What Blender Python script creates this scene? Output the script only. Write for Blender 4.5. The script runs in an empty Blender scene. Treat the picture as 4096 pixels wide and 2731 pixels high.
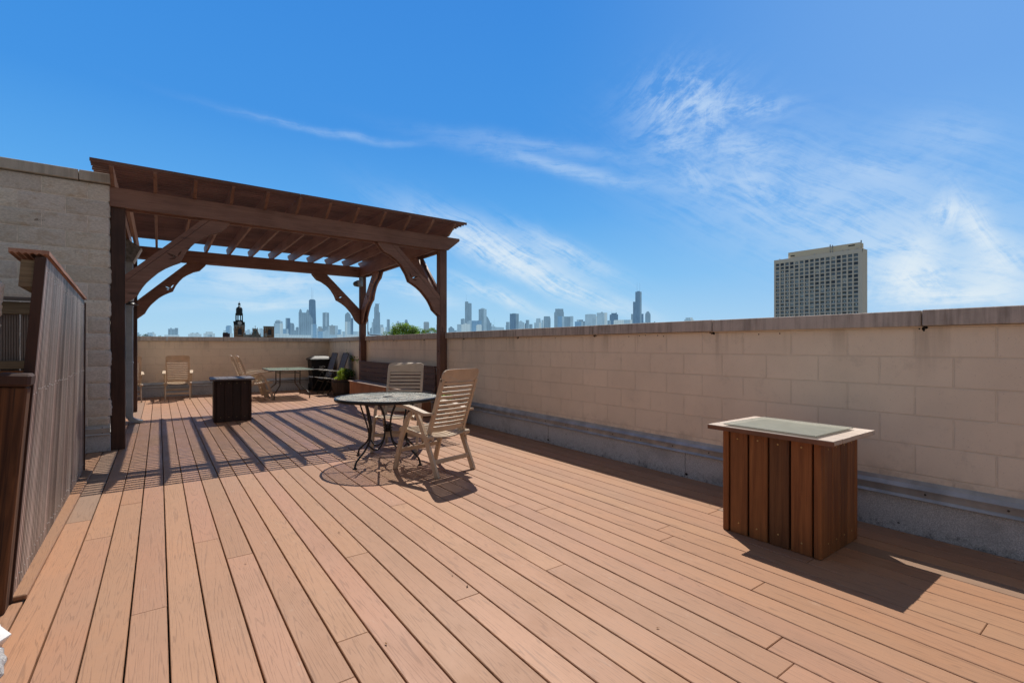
import bpy, bmesh, math, random
from mathutils import Vector, Matrix
random.seed(7)
R = math.radians
SC = bpy.context.scene
COL = SC.collection
H = 1.295                      # eye height over the deck
YAW = 0.6305                   # camera looks this far right of +Y

# ---------------------------------------------------------------- helpers
class MB:
    """collects shapes in one bmesh, with a per-face tint attribute"""
    def __init__(s):
        s.bm = bmesh.new()
        s.cl = s.bm.loops.layers.float_color.new('tint')
        s.col = (1, 1, 1, 1)
    def paint(s, faces, col=None):
        c = col or s.col
        if len(c) == 3: c = (*c, 1)
        for f in faces:
            for l in f.loops: l[s.cl] = c
    def box(s, x0, x1, y0, y1, z0, z1, M=None, bev=0, col=None, seg=1):
        vs = [s.bm.verts.new((x, y, z)) for x in (x0, x1) for y in (y0, y1) for z in (z0, z1)]
        idx = [(0,1,3,2),(4,6,7,5),(0,4,5,1),(2,3,7,6),(0,2,6,4),(1,5,7,3)]
        fs = [s.bm.faces.new([vs[i] for i in q]) for q in idx]
        if M is not None:
            for v in vs: v.co = M @ v.co
        if bev:
            es = list({e for f in fs for e in f.edges})
            r = bmesh.ops.bevel(s.bm, geom=es, offset=bev, segments=seg, affect='EDGES', profile=.5)
            fs = list({f for v in r['verts'] for f in v.link_faces} | set(r['faces']) | {f for f in fs if f.is_valid})
        s.paint(fs, col)
        return fs
    def hexa(s, P, col=None):
        """8 points: bottom 4 then top 4, ccw"""
        v = [s.bm.verts.new(p) for p in P]
        fs = [s.bm.faces.new([v[i] for i in q]) for q in
              [(3,2,1,0),(4,5,6,7),(0,1,5,4),(1,2,6,5),(2,3,7,6),(3,0,4,7)]]
        s.paint(fs, col); return fs
    def bar(s, a, b, w, h, up=(0,0,1), bev=0, col=None):
        a, b = Vector(a), Vector(b); d = b - a; L = d.length; d.normalize()
        u = Vector(up); r = d.cross(u)
        if r.length < 1e-4: u = Vector((1,0,0)); r = d.cross(u)
        r.normalize(); u = r.cross(d)
        M = Matrix((( r.x, d.x, u.x, a.x),(r.y, d.y, u.y, a.y),(r.z, d.z, u.z, a.z),(0,0,0,1)))
        return s.box(-w/2, w/2, 0, L, -h/2, h/2, M, bev, col)
    def ribbon(s, pts, w, h, up=(0,0,1), col=None, side=None):
        """rectangular section swept along pts; w along `side`"""
        pts = [Vector(p) for p in pts]; n = len(pts); rings = []
        for i, p in enumerate(pts):
            d = (pts[min(i+1, n-1)] - pts[max(i-1, 0)]).normalized()
            if side is not None: r = Vector(side).normalized()
            else: r = d.cross(Vector(up)).normalized()
            u = r.cross(d).normalized()
            hh = h[i] if isinstance(h, (list, tuple)) else h
            ww = w[i] if isinstance(w, (list, tuple)) else w
            rings.append([s.bm.verts.new(p + r*ww/2*a + u*hh/2*b) for a, b in ((-1,-1),(1,-1),(1,1),(-1,1))])
        fs = []
        for A, B in zip(rings, rings[1:]):
            for k in range(4): fs.append(s.bm.faces.new((A[k], A[(k+1)%4], B[(k+1)%4], B[k])))
        fs.append(s.bm.faces.new(rings[0][::-1])); fs.append(s.bm.faces.new(rings[-1]))
        s.paint(fs, col); return fs
    def tube(s, pts, r, seg=8, col=None, closed=False, smooth=True):
        pts = [Vector(p) for p in pts]; n = len(pts); rings = []; ref = None
        for i, p in enumerate(pts):
            if closed: d = (pts[(i+1) % n] - pts[i-1]).normalized()
            else: d = (pts[min(i+1, n-1)] - pts[max(i-1, 0)]).normalized()
            if ref is None:
                ref = Vector((0,0,1)) if abs(d.z) < .9 else Vector((1,0,0))
            a = (ref - d*ref.dot(d)).normalized(); ref = a; b = d.cross(a)
            rr = r[i] if isinstance(r, (list, tuple)) else r
            rings.append([s.bm.verts.new(p + (a*math.cos(t)+b*math.sin(t))*rr) for t in [2*math.pi*k/seg for k in range(seg)]])
        fs = []
        pairs = list(zip(rings, rings[1:])) + ([(rings[-1], rings[0])] if closed else [])
        for A, B in pairs:
            for k in range(seg): fs.append(s.bm.faces.new((A[k], A[(k+1)%seg], B[(k+1)%seg], B[k])))
        if not closed:
            fs.append(s.bm.faces.new(rings[0][::-1])); fs.append(s.bm.faces.new(rings[-1]))
        if smooth:
            for f in fs: f.smooth = len(f.verts) == 4
        s.paint(fs, col); return fs
    def lathe(s, prof, c=(0,0,0), seg=24, col=None, smooth=True, M=None):
        c = Vector(c); rings = []
        for r, z in prof:
            ring = [Vector((r*math.cos(2*math.pi*k/seg), r*math.sin(2*math.pi*k/seg), z)) for k in range(seg)]
            if M is not None: ring = [M @ v for v in ring]
            rings.append([s.bm.verts.new(v + c) for v in ring])
        fs = []
        for A, B in zip(rings, rings[1:]):
            for k in range(seg): fs.append(s.bm.faces.new((A[k], A[(k+1)%seg], B[(k+1)%seg], B[k])))
        if tuple(prof[0]) != tuple(prof[-1]):
            fs.append(s.bm.faces.new(rings[0][::-1])); fs.append(s.bm.faces.new(rings[-1]))
        for f in fs: f.smooth = smooth and len(f.verts) == 4
        s.paint(fs, col); return fs
    def prism(s, poly, t0, t1, plane='xz', col=None, M=None):
        """2D polygon extruded from t0 to t1 across its plane"""
        def P(a, b, t):
            v = Vector((a, t, b)) if plane == 'xz' else (Vector((t, a, b)) if plane == 'yz' else Vector((a, b, t)))
            return M @ v if M is not None else v
        A = [s.bm.verts.new(P(a, b, t0)) for a, b in poly]; B = [s.bm.verts.new(P(a, b, t1)) for a, b in poly]
        n = len(poly); fs = [s.bm.faces.new(A), s.bm.faces.new(B[::-1])]
        for k in range(n): fs.append(s.bm.faces.new((A[k], B[k], B[(k+1)%n], A[(k+1)%n])))
        s.paint(fs, col); return fs
    def quad(s, P, col=None):
        f = s.bm.faces.new([s.bm.verts.new(p) for p in P]); s.paint([f], col); return f
    def build(s, name, mat, parent=None, recalc=True):
        if recalc: bmesh.ops.recalc_face_normals(s.bm, faces=s.bm.faces[:])
        me = bpy.data.meshes.new(name); s.bm.to_mesh(me); s.bm.free()
        me.materials.append(mat)
        o = bpy.data.objects.new(name, me); COL.objects.link(o)
        if parent: o.parent = parent
        return o

def build_each(mb, name, mat, parent=None, fix=None):
    """every loose piece of the bmesh becomes a part of its own"""
    bmesh.ops.recalc_face_normals(mb.bm, faces=mb.bm.faces[:])
    left = set(mb.bm.faces); out = []
    while left:
        st = [next(iter(left))]; isl = set(st)
        while st:
            f = st.pop()
            for v in f.verts:
                for g in v.link_faces:
                    if g not in isl: isl.add(g); st.append(g)
        left -= isl
        b = bmesh.new(); cl = b.loops.layers.float_color.new('tint'); vm = {}
        for f in isl:
            for v in f.verts:
                if v not in vm: vm[v] = b.verts.new(v.co)
            nf = b.faces.new([vm[v] for v in f.verts]); nf.smooth = f.smooth
            for l0, l1 in zip(f.loops, nf.loops): l1[cl] = l0[mb.cl]
        me = bpy.data.meshes.new(name); b.to_mesh(me); b.free(); me.materials.append(mat)
        o = bpy.data.objects.new(name, me); COL.objects.link(o)
        if parent: o.parent = parent
        if fix: fix(o)
        out.append(o)
    mb.bm.free(); return out

def tag(o, label=None, cat=None, group=None, kind=None):
    if label: o['label'] = label
    if cat: o['category'] = cat
    if group: o['group'] = group
    if kind: o['kind'] = kind
    return o
def thing(name, label, cat, loc=(0,0,0), rz=0, group=None):
    o = bpy.data.objects.new(name, None); COL.objects.link(o)
    o.empty_display_size = .1; o.location = loc; o.rotation_euler = (0,0,rz)
    return tag(o, label, cat, group)
def dup(root, loc, rz, label, group=None):
    r = root.copy(); COL.objects.link(r); r.location = loc; r.rotation_euler = (0,0,rz); r['label'] = label
    if group: r['group'] = group
    for ch in list(root.children):
        c = ch.copy(); COL.objects.link(c); c.parent = r
        for g in list(ch.children):
            d = g.copy(); COL.objects.link(d); d.parent = c
    return r
def bez(pts, n=8):
    """Catmull-Rom through points"""
    P = [Vector(p) for p in pts]; P = [P[0]*2-P[1]] + P + [P[-1]*2-P[-2]]; out = []
    for i in range(1, len(P)-2):
        for k in range(n):
            t = k/n
            out.append(.5*((2*P[i]) + (P[i+1]-P[i-1])*t + (2*P[i-1]-5*P[i]+4*P[i+1]-P[i+2])*t*t + (3*P[i]-P[i-1]-3*P[i+1]+P[i+2])*t**3))
    out.append(P[-2]); return out

# ---------------------------------------------------------------- materials
class NT:
    def __init__(s, nt): s.nt = nt; s.n = nt.nodes; s.l = nt.links
    def new(s, t, **kw):
        n = s.n.new(t)
        for k, v in kw.items(): setattr(n, k, v)
        return n
    def link(s, a, b): s.l.new(a, b)
    def setin(s, n, k, v):
        if hasattr(v, 'is_output'): s.l.new(v, n.inputs[k])
        else: n.inputs[k].default_value = v
    def math(s, op, a, b=0., c=None, clamp=False):
        n = s.new('ShaderNodeMath', operation=op); n.use_clamp = clamp
        s.setin(n, 0, a); s.setin(n, 1, b)
        if c is not None: s.setin(n, 2, c)
        return n.outputs[0]
    def vmath(s, op, a, b=(0,0,0)):
        n = s.new('ShaderNodeVectorMath', operation=op); s.setin(n, 0, a); s.setin(n, 1, b)
        return n.outputs['Value'] if op in ('LENGTH','DOT_PRODUCT') else n.outputs[0]
    def noise(s, vec, scale, detail=3, rough=.55, dist=0.):
        n = s.new('ShaderNodeTexNoise'); s.setin(n, 'Vector', vec)
        n.inputs['Scale'].default_value = scale; n.inputs['Detail'].default_value = detail
        n.inputs['Roughness'].default_value = rough; n.inputs['Distortion'].default_value = dist
        return n.outputs['Fac']
    def ramp(s, fac, stops):
        n = s.new('ShaderNodeValToRGB'); s.l.new(fac, n.inputs[0]); el = n.color_ramp.elements
        while len(el) < len(stops): el.new(.5)
        for e, (p, c) in zip(el, stops):
            e.position = p; e.color = (*c, 1) if hasattr(c, '__len__') else (c, c, c, 1)
        return n.outputs[0]
    def mix(s, f, a, b, blend='MIX'):
        n = s.new('ShaderNodeMix', data_type='RGBA', blend_type=blend)
        s.setin(n, 0, f)
        s.setin(n, 6, a if hasattr(a, 'is_output') else (*a[:3], 1)); s.setin(n, 7, b if hasattr(b, 'is_output') else (*b[:3], 1))
        return n.outputs[2]
    def range(s, v, a, b, c=0., d=1., smooth=True):
        n = s.new('ShaderNodeMapRange', interpolation_type='SMOOTHSTEP' if smooth else 'LINEAR')
        for k, x in zip((0,1,2,3,4), (v,a,b,c,d)): s.setin(n, k, x)
        return n.outputs[0]
    def xyz(s, v):
        n = s.new('ShaderNodeSeparateXYZ'); s.l.new(v, n.inputs[0]); return n.outputs
    def comb(s, x, y, z):
        n = s.new('ShaderNodeCombineXYZ'); s.setin(n,0,x); s.setin(n,1,y); s.setin(n,2,z); return n.outputs[0]
def mat(name, rough=.6, metal=0., spec=.5):
    m = bpy.data.materials.new(name); m.use_nodes = True
    t = NT(m.node_tree); b = t.n['Principled BSDF']
    b.inputs['Roughness'].default_value = rough; b.inputs['Metallic'].default_value = metal
    b.inputs['Specular IOR Level'].default_value = spec
    t.bsdf = b; t.obj = t.new('ShaderNodeTexCoord').outputs['Object']
    t.attr = t.new('ShaderNodeAttribute', attribute_name='tint').outputs['Color']
    t.m = m; return t
def bump(t, h, strength=.3, dist=.01):
    n = t.new('ShaderNodeBump'); n.inputs['Strength'].default_value = strength; n.inputs['Distance'].default_value = dist
    t.link(h, n.inputs['Height']); t.link(n.outputs[0], t.bsdf.inputs['Normal'])
def scaled(t, v, s): return t.vmath('MULTIPLY', v, s)

def wood_mat(name, c1, c2, axis, rough=.65, fine=1., tint=False, streak=.5, bmp=.25, spec=.35, pale=0., knots=False):
    t = mat(name, rough, spec=spec)
    k = {'x': (1.2,26,26), 'y': (26,1.2,26), 'z': (26,26,1.2), 'zs': (0,40,.8)}[axis]
    v = scaled(t, t.obj, tuple(a*fine for a in k))
    g = t.noise(v, 1.0, 5, .6, 1.2); g2 = t.noise(v, 3.5, 3, .6, .4)
    big = t.noise(t.obj, 1.7, 3)
    f = t.math('ADD', t.math('MULTIPLY', g, streak), t.math('MULTIPLY', big, 1-streak))
    c = t.mix(t.range(f, .35, .65), c1, c2)
    c = t.mix(t.range(g2, .58, .75, 0, .45), c, tuple(a*.45 for a in c1))
    if knots:
        kn = t.new('ShaderNodeTexVoronoi'); t.link(scaled(t, t.obj, {'x': (1.6,7,7), 'y': (7,1.6,7), 'z': (7,7,1.6), 'zs': (7,7,1.6)}[axis]), kn.inputs['Vector']); kn.inputs['Scale'].default_value = 1.
        c = t.mix(t.range(kn.outputs['Distance'], .05, .13, .75, 0.), c, tuple(a*.3 for a in c1))
        ck = t.noise(scaled(t, t.obj, {'x': (.7,60,60), 'y': (60,.7,60), 'z': (60,60,.7), 'zs': (60,60,.7)}[axis]), 1., 3, .6)
        c = t.mix(t.range(ck, .66, .72, 0, .8), c, (.02,.012,.009))
    if pale:
        sp = t.noise(scaled(t, t.obj, tuple(a*.35 for a in k)), 3., 4, .7)
        c = t.mix(t.range(sp, .73, .78, 0, pale), c, (.6,.52,.45))
    if tint: c = t.mix(1., c, t.attr, 'MULTIPLY')
    t.link(c, t.bsdf.inputs['Base Color'])
    bump(t, t.math('ADD', g, t.math('MULTIPLY', g2, .6)), bmp, .004)
    return t.m
def plain(name, col, rough=.5, metal=0., spec=.5, var=.15, scale=8., bmp=0., tint=False):
    t = mat(name, rough, metal, spec)
    n = t.noise(t.obj, scale, 4, .6)
    c = t.mix(t.range(n, .3, .7), tuple(a*(1-var) for a in col), tuple(min(1,a*(1+var)) for a in col))
    if tint: c = t.mix(1., c, t.attr, 'MULTIPLY')
    t.link(c, t.bsdf.inputs['Base Color'])
    if bmp: bump(t, t.noise(t.obj, scale*6, 3), bmp, .003)
    return t.m

# composite decking
def deck_mat():
    t = mat('deck_boards', .55, spec=.4)
    at = t.new('ShaderNodeAttribute', attribute_name='seed').outputs['Fac']
    o = t.xyz(t.obj)
    sh = t.math('MULTIPLY', at, 37.)
    v = t.comb(t.math('ADD', o[0], sh), t.math('MULTIPLY', t.math('ADD', o[1], sh), .045), 0.)
    w = t.noise(v, 9., 2, .5, .3)
    # cathedral grain: contour lines of a stretched noise
    rings = t.math('SINE', t.math('MULTIPLY', t.math('ADD', t.math('MULTIPLY', w, 1.), t.math('MULTIPLY', o[0], 1.5)), 150.))
    fine = t.noise(t.comb(t.math('MULTIPLY', o[0], 1.), t.math('MULTIPLY', o[1], .05), sh), 210., 3, .65)
    groove = t.math('MAXIMUM', t.math('MULTIPLY', t.range(rings, .55, .95), t.range(fine, .35, .6)), t.range(fine, .56, .72, 0, .8))
    pat = t.noise(t.comb(o[0], t.math('MULTIPLY', o[1], .6), sh), 2.1, 5, .62)
    dirt = t.noise(t.obj, .55, 4, .6)
    scuff = t.noise(t.comb(t.math('MULTIPLY', o[0], 2.), o[1], sh), 6., 6, .75)
    c = t.mix(t.range(pat, .3, .7, 0, .8), t.attr, t.mix(1., t.attr, (.80,.82,.84), 'MULTIPLY'))
    c = t.mix(t.range(dirt, .42, .72, 0, .35), c, (.33,.205,.13))
    c = t.mix(t.range(scuff, .60, .76, 0, .30), c, (.48,.37,.28))
    speck = t.noise(t.obj, 260., 2, .7)
    c = t.mix(t.range(speck, .58, .8, 0, .4), c, (.11,.06,.038))
    c = t.mix(t.math('MULTIPLY', groove, .36), c, (.10,.052,.03))
    t.link(c, t.bsdf.inputs['Base Color'])
    t.link(t.range(pat, .3, .7, .46, .66), t.bsdf.inputs['Roughness'])
    bump(t, t.math('SUBTRACT', t.math('MULTIPLY', fine, .4), t.math('MULTIPLY', groove, .6)), .3, .0015)
    return t.m

def block_mat(name, base, axis, u0, z0, joint_line=None, bmp=.7, dark=.86):
    """painted concrete block: running bond with struck joints"""
    t = mat(name, .8, spec=.25)
    o = t.xyz(t.obj)
    u = t.math('SUBTRACT', o[0] if axis == 'x' else o[1], u0)
    z = t.math('SUBTRACT', o[2], z0)
    b = t.new('ShaderNodeTexBrick'); b.offset = .5; b.offset_frequency = 2; b.squash = 1.
    t.link(t.comb(t.math('ADD', u, 40.64), t.math('ADD', z, 20.32), 0.), b.inputs['Vector'])
    b.inputs['Scale'].default_value = 1.; b.inputs['Brick Width'].default_value = .4064
    b.inputs['Row Height'].default_value = .2032; b.inputs['Mortar Size'].default_value = .0065
    b.inputs['Mortar Smooth'].default_value = .35; b.inputs['Bias'].default_value = 0.
    b.inputs['Color1'].default_value = (.97,.97,.97,1); b.inputs['Color2'].default_value = (1.02,1.02,1.02,1)
    b.inputs['Mortar'].default_value = (1,1,1,1)
    mort = b.outputs['Fac']
    if joint_line is not None:
        d = t.math('ABSOLUTE', t.math('SUBTRACT', o[0] if axis == 'x' else o[1], joint_line))
        mort = t.math('MAXIMUM', mort, t.range(d, .003, .009, 1., 0.))
    wob = t.noise(t.obj, 14., 4, .6)
    mort = t.math('MULTIPLY', mort, t.range(wob, .28, .55, .25, 1.))
    n = t.noise(t.obj, 1.3, 5, .6); pores = t.noise(t.obj, 130., 3, .7)
    c = t.mix(1., base, b.outputs['Color'], 'MULTIPLY')
    c = t.mix(t.range(n, .35, .7, 0, .8), c, tuple(a*dark for a in base))
    c = t.mix(t.range(t.noise(t.obj, 5.5, 6, .75), .55, .72, 0, .35), c, tuple(a*.66 for a in base))
    # grime running down under the coping and splash dirt at the foot
    st = t.noise(t.comb(t.math('MULTIPLY', o[0], 7.), t.math('MULTIPLY', o[1], 7.), t.math('MULTIPLY', o[2], .6)), 1., 4, .6)
    up = t.range(o[2], 1.1, 1.45)
    c = t.mix(t.math('MULTIPLY', t.math('MULTIPLY', up, t.range(st, .5, .7)), .35), c, (.30,.24,.17))
    if axis == 'y':          # run-off stains below the open coping joints
        fr = t.math('FRACT', t.math('ADD', t.math('DIVIDE', t.math('SUBTRACT', o[1], 1.017), 1.545), .5))
        dj = t.math('MULTIPLY', t.math('ABSOLUTE', t.math('SUBTRACT', fr, .5)), 1.545)
        run = t.math('MULTIPLY', t.range(dj, .0, .10, 1., 0.), t.range(o[2], .85, 1.43))
        c = t.mix(t.math('MULTIPLY', run, t.range(st, .40, .66, 0, .38)), c, (.30,.245,.19))
    foot = t.math('MULTIPLY', t.range(o[2], .36, .50, 1., 0.), t.range(t.noise(t.obj, 6., 4, .7), .40, .65))
    c = t.mix(t.math('MULTIPLY', foot, .35), c, (.33,.26,.20))
    c = t.mix(t.range(pores, .64, .72, 0, .5), c, (.17,.13,.10))
    c = t.mix(t.math('MULTIPLY', mort, .40), c, tuple(min(1,a*.76) for a in base))
    t.link(c, t.bsdf.inputs['Base Color'])
    bump(t, t.math('ADD', t.math('MULTIPLY', mort, -1.), t.math('MULTIPLY', pores, -.25)), bmp, .006)
    return t.m

def stone_mat(name, base, dark, vert=True, k=1.):
    t = mat(name, .85, spec=.2); o = t.xyz(t.obj)
    st = t.noise(t.comb(t.math('MULTIPLY', o[0], 22.), t.math('MULTIPLY', o[1], 22.), t.math('MULTIPLY', o[2], 1.6)), 1., 4, .65)
    blot = t.noise(t.obj, 1.6, 5, .65); gr = t.noise(t.obj, 90., 3, .7)
    f = t.math('ADD', t.math('MULTIPLY', st, .55), t.math('MULTIPLY', blot, .45))
    c = t.mix(t.range(f, .42, .66, 0, k), base, dark)
    c = t.mix(t.range(gr, .55, .75, 0, .35), c, tuple(a*.5 for a in base))
    t.link(c, t.bsdf.inputs['Base Color']); bump(t, gr, .3, .003); return t.m
def rough_conc():
    t = mat('curb_concrete', .9, spec=.2); o = t.xyz(t.obj)
    sp = t.noise(t.obj, 150., 3, .8); blot = t.noise(t.obj, 2.2, 5, .65)
    low = t.range(o[2], 0., .12, 1., 0.)
    c = t.mix(t.range(sp, .4, .62), (.40,.40,.40), (.66,.65,.64))
    c = t.mix(t.range(blot, .52, .68, 0, .4), c, (.27,.265,.26))
    c = t.mix(t.math('MULTIPLY', low, t.range(t.noise(t.obj, 26., 5, .75), .45, .72, 0, .75)), c, (.03,.027,.025))
    t.link(c, t.bsdf.inputs['Base Color']); bump(t, sp, .7, .005); return t.m
def split_face():
    t = mat('split_face_block', .9, spec=.15)
    n = t.noise(t.obj, 3., 5, .65); f = t.noise(t.vmath('MULTIPLY', t.obj, (1.,1.,2.2)), 38., 5, .7)
    rust = t.noise(t.vmath('MULTIPLY', t.obj, (1.,1.,1.8)), 7., 5, .7)
    o = t.xyz(t.obj)
    c = t.mix(t.range(f, .35, .65), (.56,.505,.44), (.74,.67,.585))
    hi = t.range(o[2], 1.2, 3.0)
    c = t.mix(t.math('MULTIPLY', hi, t.range(rust, .50, .66, 0, .5)), c, (.46,.33,.21))
    c = t.mix(t.range(t.noise(t.obj, 11., 4, .7), .66, .74, 0, .7), c, (.12,.08,.05))
    c = t.mix(1., c, t.attr, 'MULTIPLY')
    t.link(c, t.bsdf.inputs['Base Color']); bump(t, f, .5, .007); return t.m

M = {}
M['deck'] = deck_mat()
M['under'] = plain('roof_membrane', (.03,.028,.026), .9)
M['right_block'] = block_mat('painted_block_side', (.86,.73,.57), 'y', 1.673-.2032*0, 1.22-.2032*6)
M['back_block'] = block_mat('painted_block_back', (.84,.68,.51), 'x', .12, 1.22-.2032*6)
M['coping'] = stone_mat('coping_stone', (.52,.46,.41), (.22,.19,.165), k=.75)
M['coping_pale'] = stone_mat('coping_stone_pale', (.52,.47,.40), (.30,.265,.22), k=.6)
M['curb'] = rough_conc()
M['split'] = split_face()
M['mortar'] = plain('mortar', (.80,.72,.62), .9, var=.2, scale=20)
M['galv'] = plain('galvanised_metal', (.40,.40,.39), .45, .35, .5, .22, 5., .15)
M['paint_metal'] = plain('grey_painted_metal', (.33,.38,.42), .45, .2, .5, .12, 6.)
M['pergX'] = wood_mat('stained_timber_x', (.175,.085,.058), (.275,.145,.100), 'x', .55, pale=.8, knots=True)
M['pergY'] = wood_mat('stained_timber_y', (.20,.098,.066), (.30,.16,.11), 'y', .55, pale=.3, knots=True)
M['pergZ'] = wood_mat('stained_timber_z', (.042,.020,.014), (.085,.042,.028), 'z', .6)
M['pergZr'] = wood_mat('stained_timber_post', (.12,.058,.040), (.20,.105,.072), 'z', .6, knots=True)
M['pergS'] = wood_mat('stained_slats', (.12,.056,.037), (.21,.105,.070), 'x', .6, pale=.7)
M['pedZ'] = wood_mat('pedestal_cladding', (.17,.060,.020), (.29,.115,.038), 'z', .5, .8, tint=True, bmp=.2, streak=.7)
M['pedT'] = wood_mat('pedestal_top_boards', (.56,.46,.38), (.70,.61,.53), 'y', .6, tint=True, bmp=.2)
M['pedZd'] = wood_mat('shaded_cladding', (.030,.014,.010), (.055,.028,.020), 'z', .55, .8, tint=True, bmp=.12)  # pedestal cladding again, with the pergola shade put into its colour
M['pedTd'] = wood_mat('shaded_top_boards', (.17,.14,.13), (.26,.22,.20), 'y', .6, tint=True, bmp=.2)  # pedestal top boards darkened in colour for the pergola shade
M['benchF'] = wood_mat('bench_front_boards', (.30,.12,.055), (.40,.18,.085), 'z', .6, tint=True)
M['benchT'] = wood_mat('bench_seat_boards', (.27,.20,.17), (.38,.30,.25), 'y', .6, tint=True)
M['benchB'] = wood_mat('bench_back_boards', (.085,.05,.04), (.12,.07,.055), 'y', .6, tint=True)
M['screen'] = wood_mat('ribbed_screen_boards', (.27,.215,.185), (.44,.38,.34), 'zs', .42, 1., tint=True, streak=.6, spec=.5)
M['screenCap'] = wood_mat('screen_cap', (.24,.11,.07), (.36,.20,.14), 'y', .6)
M['darkwood'] = wood_mat('dark_brown_trim', (.045,.022,.016), (.065,.032,.022), 'z', .7)
M['oldwood'] = wood_mat('weathered_rail', (.10,.07,.042), (.22,.165,.10), 'x', .75, bmp=.5)
M['redwood'] = wood_mat('peeling_post', (.035,.013,.006), (.17,.07,.026), 'z', .75, .6, bmp=.8, pale=.5, knots=True, streak=.8)
M['resin'] = plain('beige_resin', (.54,.425,.305), .42, 0, .45, .10, 7., .08)
M['iron'] = plain('black_iron', (.012,.012,.014), .35, .2, .5, .2, 20.)
M['bronze'] = plain('bronze_metal', (.075,.062,.048), .45, .5, .5, .2, 20.)
M['black_plastic'] = plain('black_plastic', (.008,.008,.009), .5, 0, .3, .2, 10.)
M['white_print'] = plain('white_print', (.55,.55,.53), .7)
M['brass'] = plain('brass_screw', (.62,.45,.20), .35, .7, .5, .2, 30.)
M['white_metal'] = plain('white_metal', (.72,.72,.70), .5)
M['barrel'] = wood_mat('barrel_staves', (.055,.04,.032), (.12,.085,.065), 'z', .7, tint=True)
M['soil'] = plain('soil', (.05,.035,.025), .95, scale=40)
M['cable'] = plain('brown_cable', (.06,.03,.02), .6)
M['dark_gap'] = plain('black_gap', (.006,.005,.005), .9)

def leaf_mat(name, base):
    t = mat(name, .5, spec=.3); n = t.noise(t.obj, 2., 3)
    c = t.mix(1., t.mix(t.range(n, .3, .7), tuple(a*.7 for a in base), tuple(min(1, a*1.3) for a in base)), t.attr, 'MULTIPLY')
    t.link(c, t.bsdf.inputs['Base Color'])
    tr = t.new('ShaderNodeBsdfTranslucent'); t.link(c, tr.inputs[0])
    mx = t.new('ShaderNodeMixShader'); mx.inputs[0].default_value = .4
    t.link(t.bsdf.outputs[0], mx.inputs[1]); t.link(tr.outputs[0], mx.inputs[2])
    t.link(mx.outputs[0], t.n['Material Output'].inputs[0]); return t.m
M['leaf_lime'] = leaf_mat('lime_leaves', (.60,.85,.08))
M['leaf_green'] = leaf_mat('green_leaves', (.12,.26,.03))
M['leaf_tree'] = leaf_mat('tree_leaves', (.30,.50,.08))
M['leaf_far'] = leaf_mat('far_tree_leaves', (.10,.17,.06))
M['bark'] = plain('bark', (.09,.07,.05), .9, scale=30, bmp=.5)

def glass_mat(name, col, alpha, rough):
    t = mat(name, rough, spec=.35)
    n = t.noise(t.obj, 9., 4, .7)
    bump(t, t.noise(t.obj, 160., 2, .6), .4, .002)
    t.link(t.mix(t.range(n, .3, .7), tuple(a*.85 for a in col), col), t.bsdf.inputs['Base Color'])
    t.bsdf.inputs['Alpha'].default_value = alpha
    return t.m
M['glass_ped'] = glass_mat('pebbled_glass', (.34,.35,.29), .60, .55)
M['glass_top'] = glass_mat('green_table_glass', (.34,.46,.37), .66, .18)
def mesh_top():
    """expanded-metal table top: see-through slots about a centimetre apart"""
    t = mat('perforated_table_top', .5, spec=.4); o = t.xyz(t.obj)
    n = t.noise(t.obj, 4., 5, .7); n2 = t.noise(t.obj, 60., 3, .7)
    c = t.mix(t.range(n, .40, .60), (.26,.28,.27), (.66,.65,.57))
    c = t.mix(t.range(n2, .45, .7, 0, .4), c, (.85,.80,.66))
    t.link(c, t.bsdf.inputs['Base Color'])
    a = t.math('SINE', t.math('MULTIPLY', o[0], 2*math.pi/.0125))
    b = t.math('SINE', t.math('MULTIPLY', o[1], 2*math.pi/.05))
    hole = t.math('MULTIPLY', t.range(a, -.50, -.15), t.range(b, -.95, -.80))
    t.link(t.math('SUBTRACT', 1., t.math('MULTIPLY', hole, 1.)), t.bsdf.inputs['Alpha'])
    return t.m
M['mesh_top'] = mesh_top()
def sling_mat():
    t = mat('sling_fabric', .7, spec=.2); o = t.xyz(t.obj)
    w = t.math('SINE', t.math('MULTIPLY', o[2], 2*math.pi/.028))
    c = t.mix(t.range(w, -.2, .8), (.16,.17,.20), (.08,.085,.10))
    t.link(c, t.bsdf.inputs['Base Color']); return t.m
M['sling'] = sling_mat()

# hazy far-away facades: air glow painted in as emission over the surface colour
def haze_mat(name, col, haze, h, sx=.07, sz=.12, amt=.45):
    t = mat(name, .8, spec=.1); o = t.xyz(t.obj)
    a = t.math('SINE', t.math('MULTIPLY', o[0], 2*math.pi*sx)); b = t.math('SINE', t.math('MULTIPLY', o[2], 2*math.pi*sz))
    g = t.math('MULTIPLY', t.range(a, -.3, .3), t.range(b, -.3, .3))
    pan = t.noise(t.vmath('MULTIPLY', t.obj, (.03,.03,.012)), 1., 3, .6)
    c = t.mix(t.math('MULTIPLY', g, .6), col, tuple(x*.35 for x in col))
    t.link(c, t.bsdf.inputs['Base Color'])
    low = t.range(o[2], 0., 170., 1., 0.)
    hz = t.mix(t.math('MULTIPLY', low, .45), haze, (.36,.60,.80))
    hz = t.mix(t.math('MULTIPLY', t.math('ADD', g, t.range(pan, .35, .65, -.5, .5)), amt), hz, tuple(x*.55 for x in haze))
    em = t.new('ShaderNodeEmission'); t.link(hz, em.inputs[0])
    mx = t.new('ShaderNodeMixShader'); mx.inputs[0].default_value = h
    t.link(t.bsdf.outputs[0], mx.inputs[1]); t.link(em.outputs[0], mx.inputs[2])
    t.link(mx.outputs[0], t.n['Material Output'].inputs[0]); return t.m
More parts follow.
